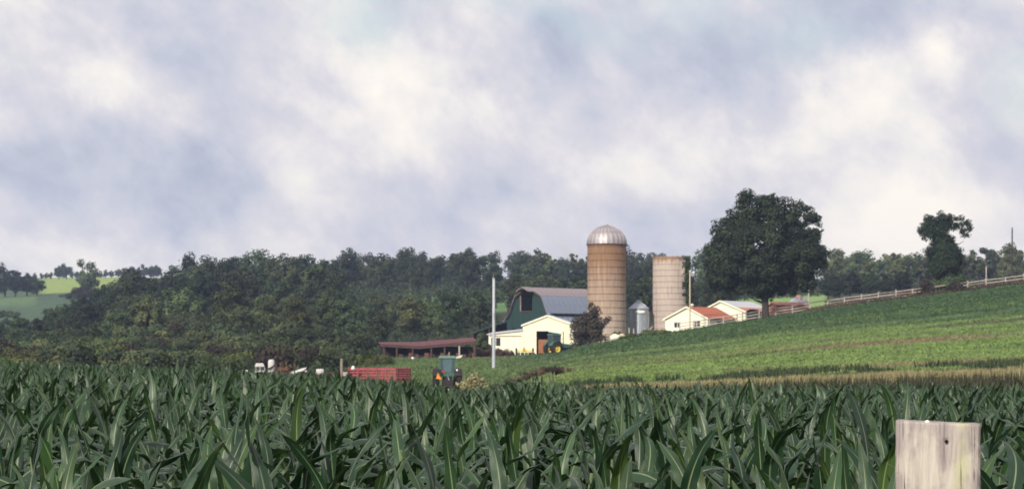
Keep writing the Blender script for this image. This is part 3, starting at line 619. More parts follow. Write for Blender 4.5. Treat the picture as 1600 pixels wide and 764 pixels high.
q = MB(); q.box(bx0 - .02, bx0 + .16, -.09, -.02, lz0, lz1).build('door_jamb', M['wood'], t)
MB().box(bx0, bx1, -.10, -.02, lz0 - .14, lz0).build('door_sill', M['wood_dark'], t)
MB().box(-hw, -hw + .12, .12, Lb, -2, ze).box(hw - .12, hw, .12, Lb, -2, ze).box(-hw + .12, hw - .12, Lb - .12, Lb, -2, ze).prism([(-hw, ze), (-2.55, zb - .05), (0, za - .05), (2.55, zb - .05), (hw, ze)], Lb - .12, Lb).box(-hw + .12, hw - .12, .2, Lb - .2, 5.2, 5.3).build('side_wall', M['green_barn'], t)
for s in (-1, 1):
    ms = M['galv_roof']
    roof_plane(t, M['rust_roof'], (s * 2.62, zb), (0, za), Lb + .7, 12)
    roof_plane(t, ms, (s * 3.80, 5.25), (s * 2.62, zb + .005), Lb + .7, 12)
    roof_plane(t, ms, (s * 4.95, 4.15), (s * 3.80, 5.255), Lb + .7, 12)
b = MB(); b.hexa([(-1.25, -1.5, za - .62), (0, -1.5, za - .02), (0, -.35, za - .02), (-1.25, -.35, za - .62), (-1.25, -1.5, za - .52), (0, -1.5, za + .1), (0, -.35, za + .1), (-1.25, -.35, za - .52)])
b.hexa([(0.002, -1.5, za - .02), (1.25, -1.5, za - .62), (1.25, -.35, za - .62), (0.002, -.35, za - .02), (0.002, -1.5, za + .1), (1.25, -1.5, za - .52), (1.25, -.35, za - .52), (0.002, -.35, za + .1)])
b.build('hay_hood', M['rust_roof'], t)
MB().box(-.07, .07, -1.4, -.1, za - .32, za - .16).build('hay_track', M['wood_dark'], t)
for s in (-1, 1):
    b = MB()
    for (xa, zz), (xb, z2) in zip(prof, prof[1:]): b.hexa([(s * xa, -.42, zz - .14), (s * xb, -.42, z2 - .14), (s * xb, -.36, z2 - .14), (s * xa, -.36, zz - .14), (s * xa, -.42, zz + .08), (s * xb, -.42, z2 + .08), (s * xb, -.36, z2 + .08), (s * xa, -.36, zz + .08)])
    b.build('barge_board', M['wood_dark'], t)
# low lean-to running out to the left of the barn
t2 = empty('lean_to', (xof(790, 342), 342, zof(548, 342)), 0, label='dark lean-to roof sloping down from the green barn toward the open shed', cat='lean-to')
MB().hexa([(-5.0, 0, 2.35), (.3, 0, 4.2), (.3, 3.5, 4.3), (-5.0, 3.5, 2.45), (-5.0, 0, 2.45), (.3, 0, 4.32), (.3, 3.5, 4.42), (-5.0, 3.5, 2.55)]).build('roof', M['green_barn'], t2)
for x in (-4.7, -2.4): MB().box(x, x + .16, .1, .26, -1.5, np.interp(x, [-5, .3], [2.3, 4.15])).build('post', M['wood_dark'], t2)
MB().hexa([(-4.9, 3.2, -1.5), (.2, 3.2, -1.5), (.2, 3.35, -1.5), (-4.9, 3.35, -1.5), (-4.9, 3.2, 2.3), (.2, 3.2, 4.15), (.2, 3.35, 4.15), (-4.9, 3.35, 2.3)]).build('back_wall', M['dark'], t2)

# ------------------------------------------------------------------ cream garage
Y = 325; s1 = F / Y; t = empty('machine_garage', (xof(855, Y), Y, zof(549, Y)), math.radians(-7), label='cream metal garage with open doorway and low side wing before the green barn', cat='garage')
gx = lambda px: (px - 855) / s1; gh = lambda py: (549 - py) / s1
b = MB(); xe0, xe1, eL, eR, pk = gx(817), gx(896), gh(508), gh(507), gh(493)
dx0, dx1, dz = gx(838), gx(874), gh(517)
wall_holes(b, xe0, xe1, -1.5, eR, [(dx0, dx1, -1.5, dz)], 0, .12)
b.prism([(xe0, eR + .001), (xe1, eR + .001), (0, pk - .03)], 0, .12)
b.box(xe1 - .1, xe1, .12, 8, -1.5, eR - .02).box(xe0, xe0 + .1, .12, 8, -1.5, eR - .02).box(xe0 + .1, xe1 - .1, 7.9, 8, -1.5, eR - .02)
b.build('wall', M['cream'], t)
for x in np.linspace(xe0, xe1, 8):
    MB().box(x - .03, x + .03, -.03, 0, -1.4, dz + .5 + .0 * x if dx0 - .1 < x < dx1 + .1 and False else (-1.2 if dx0 < x < dx1 else eR - .02)).build('siding_rib', M['cream'], t) if not (dx0 - .05 < x < dx1 + .05) else None
roof_plane(t, M['pale_roof'], (xe0 - .25, eR - .12), (0, pk), 8.3, 9, y_front=-.15)
roof_plane(t, M['pale_roof'], (xe1 + .30, eR - .14), (0, pk), 8.3, 9, y_front=-.15)
for sx, xx in ((-1, xe0 - .25), (1, xe1 + .3)):
    MB().hexa([(xx, -.20, eR - .26), (0, -.20, pk - .13), (0, -.152, pk - .13), (xx, -.152, eR - .26), (xx, -.20, eR - .06), (0, -.20, pk + .07), (0, -.152, pk + .07), (xx, -.152, eR - .06)]).build('barge_board', M['cream'], t)
MB().box(dx0, dx1, -.05, -.003, dz, dz + .08).build('door_track', M['cream2'], t)
MB().hexa([(dx0 + 1.6, .02, dz - .12), (dx1, .02, dz - .32), (dx1, .1, dz - .32), (dx0 + 1.6, .1, dz - .12), (dx0 + 1.6, .02, dz - .01), (dx1, .02, dz - .01), (dx1, .1, dz - .01), (dx0 + 1.6, .1, dz - .01)]).build('raised_door', M['white'], t)
MB().box(xe0 + .1, xe1 - .1, 4.2, 4.3, -1.5, eR - .05).build('shade_partition', M['dark'], t)  # near-black sheet stands in for the shade inside the garage
# wing
wx0 = gx(763); b = MB(); zl, zr = gh(523), gh(516.5)
wall_holes(b, wx0, xe0, -1.8, zl - .35, [(gx(766), gx(782), gh(541), gh(526.8))], .02, .12)
b.hexa([(wx0, .02, zl - .35), (xe0, .02, zl - .35), (xe0, .12, zl - .35), (wx0, .12, zl - .35), (wx0, .02, zl), (xe0, .02, zr), (xe0, .12, zr), (wx0, .12, zl)])
b.box(wx0, wx0 + .1, .12, 6, -1.8, zl - .05); w = b.build('wing_wall', M['cream'], t)
MB().hexa([(wx0 - .3, -.2, zl), (xe0 - .003, -.2, zr), (xe0 - .003, 6, zr + .3), (wx0 - .3, 6, zl + .3), (wx0 - .3, -.2, zl + .12), (xe0 - .003, -.2, zr + .12), (xe0 - .003, 6, zr + .42), (wx0 - .3, 6, zl + .42)]).build('wing_roof', M['pale_roof'], t)
MB().box(wx0 + .1, xe0 - .2, -.06, .018, gh(525.3), gh(524.2)).build('fascia_shadow', M['wood'], t)  # brown strip stands in for the shadow line under the fascia
window(t, gx(766), gx(782), gh(541), gh(526.8), .03)
MB().box(wx0 - .02, wx0 + .14, -.04, .018, -1.8, zl - .05).build('corner_post', M['white'], t)

# ------------------------------------------------------------------ open shed with maroon roof
Y = 296; s3 = F / Y; t = empty('open_shed', (xof(670, Y), Y, zof(566, Y)), math.radians(6), label='long low open shed with maroon sheet roof on thin posts', cat='shed')
sx = lambda px: (px - 670) / s3; sh = lambda py: (566 - py) / s3
n = 12
for i in range(n):
    xa, xb = sx(594 + i * 12.6), sx(594 + (i + 1) * 12.6) - .015; fz = lambda x: np.interp(x, [sx(594), sx(655), sx(745)], [sh(538), sh(541.5), sh(533)]); bz = lambda x: np.interp(x, [sx(594), sx(655), sx(745)], [sh(535), sh(534.5), sh(527.5)])
    MB().hexa([(xa, 0, fz(xa)), (xb, 0, fz(xb)), (xb, 4.5, bz(xb)), (xa, 4.5, bz(xa)), (xa, 0, fz(xa) + .08), (xb, 0, fz(xb) + .08), (xb, 4.5, bz(xb) + .08), (xa, 4.5, bz(xa) + .08)]).build('roof_panel', M['shed_roof'], t)
MB().hexa([(sx(594), .05, sh(541.2)), (sx(655), .05, sh(545)), (sx(655), .15, sh(545)), (sx(594), .15, sh(541.2)), (sx(594), .05, sh(538.3)), (sx(655), .05, sh(541.8)), (sx(655), .15, sh(541.8)), (sx(594), .15, sh(538.3))]).hexa([(sx(655.1), .05, sh(545)), (sx(745), .05, sh(536.5)), (sx(745), .15, sh(536.5)), (sx(655.1), .15, sh(545)), (sx(655.1), .05, sh(541.8)), (sx(745), .05, sh(533.3)), (sx(745), .15, sh(533.3)), (sx(655.1), .15, sh(541.8))]).build('eave_beam', M['wood_dark'], t)
for px in (600, 620, 645, 674, 695, 718, 742): MB().box(sx(px) - .09, sx(px) + .09, .2, .38, -1.2, np.interp(px, [594, 655, 745], [sh(541), sh(544.5), sh(536)])).build('post', M['fence'] if px == 718 else M['wood_dark'], t)  # most posts coloured dark to suggest the shade under the roof
MB().box(sx(596), sx(744), 4.3, 4.4, -1.2, sh(541)).build('back_wall', M['dark'], t)  # coloured near black to stand in for the shed's inner shade
for i, px in enumerate(np.linspace(622, 738, 15)): MB().box(sx(px), sx(px + 7.2), .42 + .03 * (i % 2), .48 + .03 * (i % 2), -.6, sh(553 + 2 * math.sin(i * 2.1))).build('front_board', (M['wood_dark'], M['dark'], M['junk'])[i % 3], t)
g = empty('feed_trough', (xof(716, 292), 292, zof(561, 292)), .1, label='pale tilted trough lying before the open shed post', cat='trough')
MB().hexa([(-.45, 0, .0), (.4, 0, .22), (.4, .5, .22), (-.45, .5, 0), (-.5, -.05, .2), (.5, -.05, .5), (.5, .55, .5), (-.5, .55, .2)]).build('trough_body', M['white'], g); MB().box(-.3, -.2, .1, .4, -.5, .1).box(.2, .3, .1, .4, -.5, .2).build('trough_leg', M['wood'], g)
g = empty('salt_bucket', (xof(645, 291), 291, G1(xof(645, 291), 291)), 0, label='tiny white bucket at the foot of a shed post', cat='bucket')
MB().lathe([(0, 0), (.14, 0), (.19, .5), (.17, .5), (.12, .05)], 12).build('bucket_body', M['white'], g); MB().tube([(-.18, 0, .5), (0, 0, .68), (.18, 0, .5)], .012, 5).build('handle', M['trac_dark'], g)

# ------------------------------------------------------------------ silos
def silo(name, label, px, Y, R, ptop, pbase, mbody, hoops, hoopm, broken=False):
    z0 = zof(pbase, Y); H = zof(ptop, Y) - z0; t = empty(name, (xof(px, Y), Y, z0), 0, label=label, cat='silo'); rs = np.random.default_rng(3)
    n, mz = 66, int(H / .5); vs = []; fs = []
    for j in range(mz + 1):
        for k in range(n):
            a = 2 * math.pi * k / n; rr = R + (.012 if k % 2 else 0); vs.append((rr * math.cos(a), rr * math.sin(a), -1.5 if j == 0 else H * j / mz))
    for j in range(mz):
        for k in range(n):
            a = math.degrees(2 * math.pi * (k + .5) / n); a = a - 360 if a > 180 else a; zf = (j + .5) / mz
            if broken and -60 < a < 42 + 20 * math.sin(j) and (zf > .18):
                edge = -47 + 9 * math.sin(zf * 19) + 5 * math.sin(zf * 47) - (16 if .78 < zf < .95 else 0)
                if a > edge and not (.70 < zf < .78 and a < -32) and not (.5 < zf < .56 and a < -36) and not (zf < .36 and a < -16): continue
            fs.append((j * n + k, j * n + (k + 1) % n, (j + 1) * n + (k + 1) % n, (j + 1) * n + k))
    b = MB().add(vs, fs, False); o = b.build('stave_wall', mbody, t); s = o.modifiers.new('thick', 'SOLIDIFY'); s.thickness = .12; s.offset = -1
    me = None
    for i in range(hoops):
        z = H * (i + .7) / hoops
        if broken: b = MB().lathe([(R + .012, z - .03), (R + .05, z - .03), (R + .05, z + .03), (R + .012, z + .03)], 50, a0=math.radians(42), a1=math.radians(322 + 6 * math.sin(i * 2.3)), smooth=False); b.build('hoop', hoopm, t)
        else:
            if me is None: o = MB().lathe([(R + .012, -.025), (R + .05, -.025), (R + .05, .025), (R + .012, .025)], 64, smooth=False).build('hoop', hoopm, t); me = o.data
            else: o = link('hoop', me, t)
            o.location.z = z + random.uniform(-.06, .06)
    return t, H, R
t, H, R = silo('domed_silo', 'tall rust stained stave silo with shining metal dome', 948, 340, 2.70, 383, 530, M['silo1'], 14, M['hoop'])
for k in range(24):
    a0 = 2 * math.pi * k / 24; prof_ = [((R + .1) * math.cos(p), H + .12 + (R - .08) * math.sin(p)) for p in np.linspace(0, math.pi / 2 - .06, 10)]
    if k == 0: o = MB().lathe(prof_, 3, a0=0, a1=2 * math.pi / 24 - .012).build('dome_panel', M['galv_dome'], t); dm = o.data; r_ = MB().tube([(r * 1.006, 0, z + .01) for r, z in prof_], .035, 5).build('dome_rib', M['galv_dome'], t); rm = r_.data
    else: o = link('dome_panel', dm, t); r_ = link('dome_rib', rm, t)
    o.rotation_euler.z = a0; r_.rotation_euler.z = a0 - .006
MB().lathe([(R - .2, H - .02), (R + .16, H - .02), (R + .16, H + .12), (R - .2, H + .12)], 64).build('dome_ring', M['hoop'], t)
MB().lathe([(0, H + R + .25), (.2, H + R + .2), (.3, H + R + .05), (.32, H + R - .12)], 16).build('dome_cap', M['galv_dome'], t)
b = MB(); a = math.radians(-93); cx, cy = (R + .1) * math.cos(a), (R + .1) * math.sin(a)
t, H, R = silo('roofless_silo', 'pale roofless stave silo crumbling along one side under vines', 1048, 346, 2.55, 402, 519, M['silo2'], 13, M['joint'], True)
MB().lathe([(R + .015, H - .3), (R + .05, H - .28), (R + .05, H + .03), (R - .14, H + .03), (R - .14, H - .2)], 60, a0=math.radians(60), a1=math.radians(300), smooth=False).build('rust_rim', M['silo_rim'], t)
rs = np.random.default_rng(31); n = 5200; zz = rs.uniform(0, 1, n); ang = np.radians(-12 + rs.normal(size=n) * 17 - 6 * np.sin(zz * 19)); wid = np.interp(zz, [0, .25, .45, .7, .9, 1], [.5, .65, .9, 1, 1.25, 1.2]); ang = ang * wid
keep = fbm(ang * 4 + 9, zz * 9, 4) > .36; zz, ang = zz[keep], ang[keep]; rr = R + rs.uniform(-.35, .30, len(zz)); z = zz * H * .98 + .4
V, Fq, T = cards(np.stack([rr * np.cos(ang), rr * np.sin(ang), z], 1), .26, rs, rs.random(len(zz)))
iv = link('ivy_vine', nmesh('ivy_vine', V, Fq, M['ivy'], tint=T)); iv.location = (xof(1048, 346), 346, zof(519, 346)); tag(iv, 'dark ivy climbing the crumbling side of the roofless silo', 'ivy')

def grain_bin(name, label, px, Y, R, pe, pb, ptip, ladder=True, legs=False, topm=None):
    z0 = zof(pb, Y); He = zof(pe, Y) - z0; Ht = zof(ptip, Y) - z0; t = empty(name, (xof(px, Y), Y, z0), 0, label=label, cat='grain bin')
    prof_ = []; z = -1.2; i = 0
    while z < He: prof_.append((R + (.02 if i % 2 else 0), z)); z += .12; i += 1
    MB().lathe(prof_ + [(R, He)], 40, smooth=False).build('bin_wall', M['galv'], t)
    for k in range(16):
        if k == 0: o = MB().lathe([(R + .12, He - .04), (.3, Ht - .12)], 2, a0=0, a1=2 * math.pi / 16 - .01, smooth=False).build('roof_panel', M['galv'], t); me = o.data; r_ = MB().tube([(R + .12, 0, He - .02), (.3, 0, Ht - .1)], .03, 5).build('roof_rib', M['galv'], t); rm = r_.data
        else: o = link('roof_panel', me, t); r_ = link('roof_rib', rm, t)
        o.rotation_euler.z = r_.rotation_euler.z = 2 * math.pi * k / 16
    for k in range(10):
        a = 2 * math.pi * (k + .5) / 10
        if k == 0: o = MB().box(R + .02, R + .07, -.04, .04, -1.2, He - .05).build('stiffener', M['galv'], t); me = o.data
        else: o = link('stiffener', me, t)
        o.rotation_euler.z = a
    MB().lathe([(.34, Ht - .14), (.34, Ht + .03), (0, Ht + .1)], 16).build('roof_cap', topm or M['galv'], t)
    return t, He, R
t, He, Rb = grain_bin('tall_grain_bin', 'slim galvanised grain bin standing between the two silos', 998, 344, 1.42, 482, 519, 470)
MB().lathe([(Rb + .075, He - .75), (Rb + .09, He - .75), (Rb + .09, He - .35), (Rb + .075, He - .35)], 10, a0=math.radians(250), a1=math.radians(300)).build('name_plate', M['white'], t)
t, He, Rb = grain_bin('squat_grain_bin', 'squat galvanised grain bin with reddish roof hatch beside the big round tree', 1248, 338, 1.32, 472, 492, 462, topm=M['pink_rust'])
MB().lathe([(Rb + .075, He - .42), (Rb + .09, He - .42), (Rb + .09, He - .12), (Rb + .075, He - .12)], 10, a0=math.radians(268), a1=math.radians(325)).build('name_plate', M['white'], t)
MB().box(-.5, -.25, -.9, -.6, He + .1, He + .75).box(.15, .4, -.9, -.6, He + .1, He + .7).build('roof_hatch', M['pink_rust'], t)

# ------------------------------------------------------------------ white sheds on the ridge
def gable_shed(name, label, pxl, pxr, pxp, pe_l, pe_r, pp, pb, Y, rot, Lr, holes, mw, mr, nroof, mr2=None, split=.5, over=.25):
    s = F / Y; c = math.cos(math.radians(rot)); pc = (pxl + pxr) / 2; t = empty(name, (xof(pc, Y), Y, zof(pb, Y)), math.radians(rot), label=label, cat='shed')
    X = lambda px: (px - pc) / s / c; Z = lambda py: (pb - py) / s; b = MB(); e = min(Z(pe_l), Z(pe_r))
    wall_holes(b, X(pxl), X(pxr), -1.5, e - .001, [(X(h[0]), X(h[1]), Z(h[3]), Z(h[2])) for h in holes], 0, .14)
    b.prism([(X(pxl), e), (X(pxr), e), (X(pxr), Z(pe_r) + .01), (X(pxp), Z(pp) - .04), (X(pxl), Z(pe_l) + .01)], 0, .14)
    b.box(X(pxr) - .12, X(pxr), .14, Lr, -1.5, Z(pe_r) - .05).box(X(pxl), X(pxl) + .12, .14, Lr, -1.5, Z(pe_l) - .05).box(X(pxl) + .12, X(pxr) - .12, Lr - .12, Lr, -1.5, e); b.build('wall', mw, t)
    for h in holes:
        if h[4]: window(t, X(h[0]), X(h[1]), Z(h[3]), Z(h[2]), .04)
    MB().box(X(pxl) + .15, X(pxr) - .15, 2, 2.1, -1.5, e).build('shade_partition', M['dark'], t)  # near-black sheet paints in the shade behind the shed front
    sl = lambda xa, za, xb, zb, o: (xa + (xa - xb) / math.hypot(xa - xb, za - zb) * o, za + (za - zb) / math.hypot(xa - xb, za - zb) * o)
    pk = (X(pxp), Z(pp)); er = sl(X(pxr), Z(pe_r), *pk, over); el = sl(X(pxl), Z(pe_l), *pk, over)
    roof_plane(t, mr, el, pk, Lr + .5, nroof, y_front=-.25)
    if mr2:
        mid = (pk[0] + (er[0] - pk[0]) * split, pk[1] + (er[1] - pk[1]) * split); roof_plane(t, mr, mid, pk, Lr + .5, nroof, y_front=-.25); roof_plane(t, mr2, er, (mid[0], mid[1] + .012), Lr + .5, nroof, y_front=-.25)
    else: roof_plane(t, mr, er, pk, Lr + .5, nroof, y_front=-.25)
    for q in (el, er):
        MB().hexa([(q[0], -.32, q[1] - .14), (pk[0], -.32, pk[1] - .12), (pk[0], -.255, pk[1] - .12), (q[0], -.255, q[1] - .14), (q[0], -.32, q[1] + .07), (pk[0], -.32, pk[1] + .09), (pk[0], -.255, pk[1] + .09), (q[0], -.255, q[1] + .07)]).build('barge_board', mw, t)
    return t, X, Z
t, X, Z = gable_shed('white_shed', 'small white shed with rusty red roof and two front windows behind the fence', 1041, 1104, 1074, 497.5, 497, 479.5, 519, 328, -36, 7.2,
    [(1053.5, 1064, 503, 512, 1), (1082, 1093, 501, 512, 1)], M['cream2'], M['red_roof'], 8)
b = MB(); b.lathe([(.17, 0), (.17, .32), (.28, .32), (.28, .42), (0, .58)], 12, Matrix.Translation((X(1074), 1.2, Z(479.5) - .1))); b.build('roof_vent', M['white'], t)
for y0 in (2.4, 4.6): 
    b = MB(); b.box(X(1104) + .002, X(1104) + .05, y0, y0 + 1.1, Z(509), Z(502)); b.build('side_window', M['glass'], t)
t, X, Z = gable_shed('long_shed', 'pale shed with bleached sheet roof above a rusty skirt behind the fence', 1110, 1163, 1127, 479, 486.5, 470, 508, 343, -33, 9.5,
    [], M['cream2'], M['pale_roof'], 10, M['pink_rust'], .62)
b = MB().box(-.75, .75, 0, .1, -.6, 1.15); 
g = empty('green_trailer', (xof(1175, 326), 326, zof(501, 326)), math.radians(-20), label='dark green round topped trailer parked behind the rails under the big tree', cat='trailer')
MB().prism([(-.7, .1), (.7, .1), (.72, 1.1), (.55, 1.38), (.2, 1.5), (-.25, 1.5), (-.55, 1.38), (-.72, 1.1)], 0, 2.2).build('trailer_body', M['trac_green'], g)
MB().prism([(-.78, 1.12), (-.6, 1.42), (-.26, 1.56), (.22, 1.56), (.6, 1.42), (.78, 1.12), (.72, 1.1), (.55, 1.38), (.2, 1.5), (-.25, 1.5), (-.55, 1.38), (-.72, 1.1)], -.1, 2.3).build('roof', M['trac_dark'], g)
MB().box(-.45, .45, -.03, -.003, .6, 1.15).build('window', M['cab_glass_dark'], g)
for sx_ in (-.8, .8):
    MB().tube([(sx_ - .08, 1.1, .1), (sx_ + .08, 1.1, .1)], .34, 16).build('wheel', M['tyre'], g)
t, X, Z = gable_shed('rust_shed', 'low shed of pinkish rusty sheets right of the big tree trunk', 1203, 1213, 1208, 478, 476, 472, 501, 334, -60, 5.2, [], M['pink_rust'], M['pink_rust'], 5)
g = empty('rust_lean_to', (xof(1221, 333), 333, zof(498, 333)), 0, label='sloping rusty sheet lean-to beside the squat grain bin', cat='lean-to')
MB().hexa([(-1.1, 0, -1), (1.6, 0, -1), (1.6, 2.5, -1), (-1.1, 2.5, -1), (-1.1, 0, 1.35), (1.6, 0, .15), (1.6, 2.5, .3), (-1.1, 2.5, 1.6)]).build('lean_wall', M['pink_rust'], g)
for i in range(3): MB().hexa([(-1.2 + i * .95, -.1, 1.42 - .42 * i), (-.27 + i * .95, -.1, 1.0 - .42 * i), (-.27 + i * .95, 2.6, 1.3 - .42 * i), (-1.2 + i * .95, 2.6, 1.7 - .42 * i), (-1.2 + i * .95, -.1, 1.47 - .42 * i), (-.27 + i * .95, -.1, 1.05 - .42 * i), (-.27 + i * .95, 2.6, 1.35 - .42 * i), (-1.2 + i * .95, 2.6, 1.75 - .42 * i)]).build('roof_panel', M['red_roof'], g)

# ------------------------------------------------------------------ board fence along the crest
fpts = [1062, 1085, 1108, 1130, 1152, 1160, 1186, 1212, 1238, 1266, 1293, 1319, 1346, 1372, 1400, 1426, 1452, 1482, 1512, 1540, 1571, 1600, 1628]
fYs = [np.interp(p, [1060, 1300, 1640], [317, 318, 320]) for p in fpts]
t = empty('board_fence', (xof(1293, 318), 318, G1(xof(1293, 318), 318)), 0, label='long pale post and rail fence running up the crest of the hill', cat='fence'); o0 = t.location
pw = []
for i, (px, Yf) in enumerate(zip(fpts, fYs)):
    x = xof(px, Yf); z = G1(x, Yf); pw.append(Vector((x, Yf, z)) - o0); h = 1.28 + random.uniform(-.08, .1); l = random.uniform(-.05, .05)
    p = pw[-1]; MB().hexa([(p.x - .08, p.y - .07, p.z - .5), (p.x + .08, p.y - .07, p.z - .5), (p.x + .08, p.y + .07, p.z - .5), (p.x - .08, p.y + .07, p.z - .5),
        (p.x - .08 + l, p.y - .07, p.z + h), (p.x + .08 + l, p.y - .07, p.z + h - .03), (p.x + .08 + l, p.y + .07, p.z + h - .03), (p.x - .08 + l, p.y + .07, p.z + h)]).build('post', M['fence'], t)
for i in range(len(pw) - 1):
    a, c = pw[i], pw[i + 1]
    for r_, zz in enumerate((.32, .68, 1.06)):
        if (i in (9, 16) and r_ == 1) or (i == 15 and r_ == 0): continue
        j0, j1 = random.uniform(-.05, .05), random.uniform(-.05, .05)
        MB().hexa([(a.x, a.y - .115, a.z + zz + j0), (c.x, c.y - .115, c.z + zz + j1), (c.x, c.y - .075, c.z + zz + j1), (a.x, a.y - .075, a.z + zz + j0),
            (a.x, a.y - .115, a.z + zz + j0 + .11), (c.x, c.y - .115, c.z + zz + j1 + .11), (c.x, c.y - .075, c.z + zz + j1 + .11), (a.x, a.y - .075, a.z + zz + j0 + .11)]).build('rail', (M['fence'], M['wood'])[(i + r_) % 4 == 3], t)
for zz in (.45, .85):
    p = pw[10]; MB().box(p.x - .42, p.x - .12, p.y - .2, p.y - .12, p.z + zz, p.z + zz + .16).build('latch', M['trac_dark'], t)

# ------------------------------------------------------------------ poles
def pole(name, label, px, Y, ptop, pbase, r0, r1, m, extra=None, cat='pole'):
    z0 = zof(pbase, Y); x = xof(px, Y); t = empty(name, (x, Y, z0), 0, label=label, cat=cat); H = zof(ptop, Y) - z0
    MB().tube([(0, 0, -1.2), (0, 0, 0), (0, 0, H * .5), (0, 0, H)], [r0, r0, (r0 + r1) / 2, r1], 14).build('shaft', m, t)
    if extra: extra(t, H)
    return t
def ex1(t, H):
    MB().lathe([(.09, H), (.14, H + .02), (.14, H + .10), (0, H + .14)], 12).build('cap', M['galv'], t)
    MB().tube([(0, 0, H + .1), (-.05, 0, H + .3), (-.02, 0, H + .42)], [.035, .03, .05], 6).build('insulator', M['wood'], t)
    MB().box(-.03, .03, -.19, -.13, H * .55, H * .62).build('bracket', M['galv'], t)
pole('flag_pole', 'tall bare pale grey pole standing in the grass before the cream garage', 771.5, 232, 436, 574, .165, .115, M['pole'], ex1)
def ex2(t, H):
    MB().tube([(0, 0, H - .3), (.25, -.1, H - .05), (.5, -.15, H - .08)], .03, 6).build('lamp_arm', M['galv'], t)
    MB().lathe([(0, .14), (.1, .1), (.2, -.03), (.16, -.1), (0, -.12)], 12, Matrix.Translation((.5, -.15, H - .12))).build('lamp_head', M['white'], t)
    MB().lathe([(.08, H), (.12, H + .05), (0, H + .12)], 10).build('cap', M['white'], t)
pole('yard_lamp', 'slim tan lamp post rising in front of the white shed gable', 1078, 322, 424, 516, .10, .075, M['tan_pole'], ex2, 'lamp post')
pole('yard_post', 'short pale post behind the squat grain bin', 1263.5, 344, 447, 488, .10, .09, M['fence'], lambda t, H: MB().lathe([(.11, H), (.11, H + .08), (0, H + .12)], 10).build('cap', M['white'], t), 'post')
def ex3(t, H):
    MB().box(-.7, .7, -.06, .06, H - .7, H - .58).build('cross_arm', M['bark'], t) if False else None
    MB().tube([(0, -.1, H * .28), (0, -.5, H * .28)], .2, 10).build('transformer', M['trac_dark'], t)
    MB().tube([(0, 0, H), (0, 0, H + .15)], .05, 8).build('insulator', M['galv'], t)
pole('utility_pole', 'thin dark utility pole against the sky above the fence', 1581.5, 400, 356, 432, .15, .10, M['bark'], ex3, 'utility pole')
pole('gate_pole', 'short whitish stub pole behind the fence near the ragged tree', 1541, 330, 416, 438, .09, .07, M['fence'], lambda t, H: MB().tube([(0, 0, H - .1), (-.15, 0, H + .5), (-.35, 0, H + 1.1)], [.04, .03, .015], 5).build('dead_branch', M['wood'], t), 'post')

# ------------------------------------------------------------------ tractors
def wheel(parent, x, y, z, r, w, name='wheel', rimm=None):
    o = empty(name, (x, y, z)); o.parent = parent; b = MB(); RY = Matrix.Rotation(math.pi / 2, 4, 'Y')
    b.lathe([(r * .55, -w / 2), (r * .92, -w / 2), (r, -w * .3), (r, w * .3), (r * .92, w / 2), (r * .55, w / 2)], 28, RY)
    for k in range(18):
        a = 2 * math.pi * k / 18; m_ = Matrix.Rotation(a, 4, 'X') @ Matrix.Translation((0, 0, r)) @ Matrix.Rotation(.45 * (1 if k % 2 else -1), 4, 'Z'); b.box(-w * .48, w * .48, -.035, .035, -.02, .045, m_)
    b.build('tyre', M['tyre'], o); MB().lathe([(0, -w * .12), (r * .2, -w * .2), (r * .22, -w * .05), (r * .5, -w * .05), (r * .56, -w * .35), (r * .56, w * .35), (r * .5, w * .05), (r * .22, w * .05), (r * .2, w * .2), (0, w * .12)], 24, RY).build('rim', rimm or M['yellow'], o)
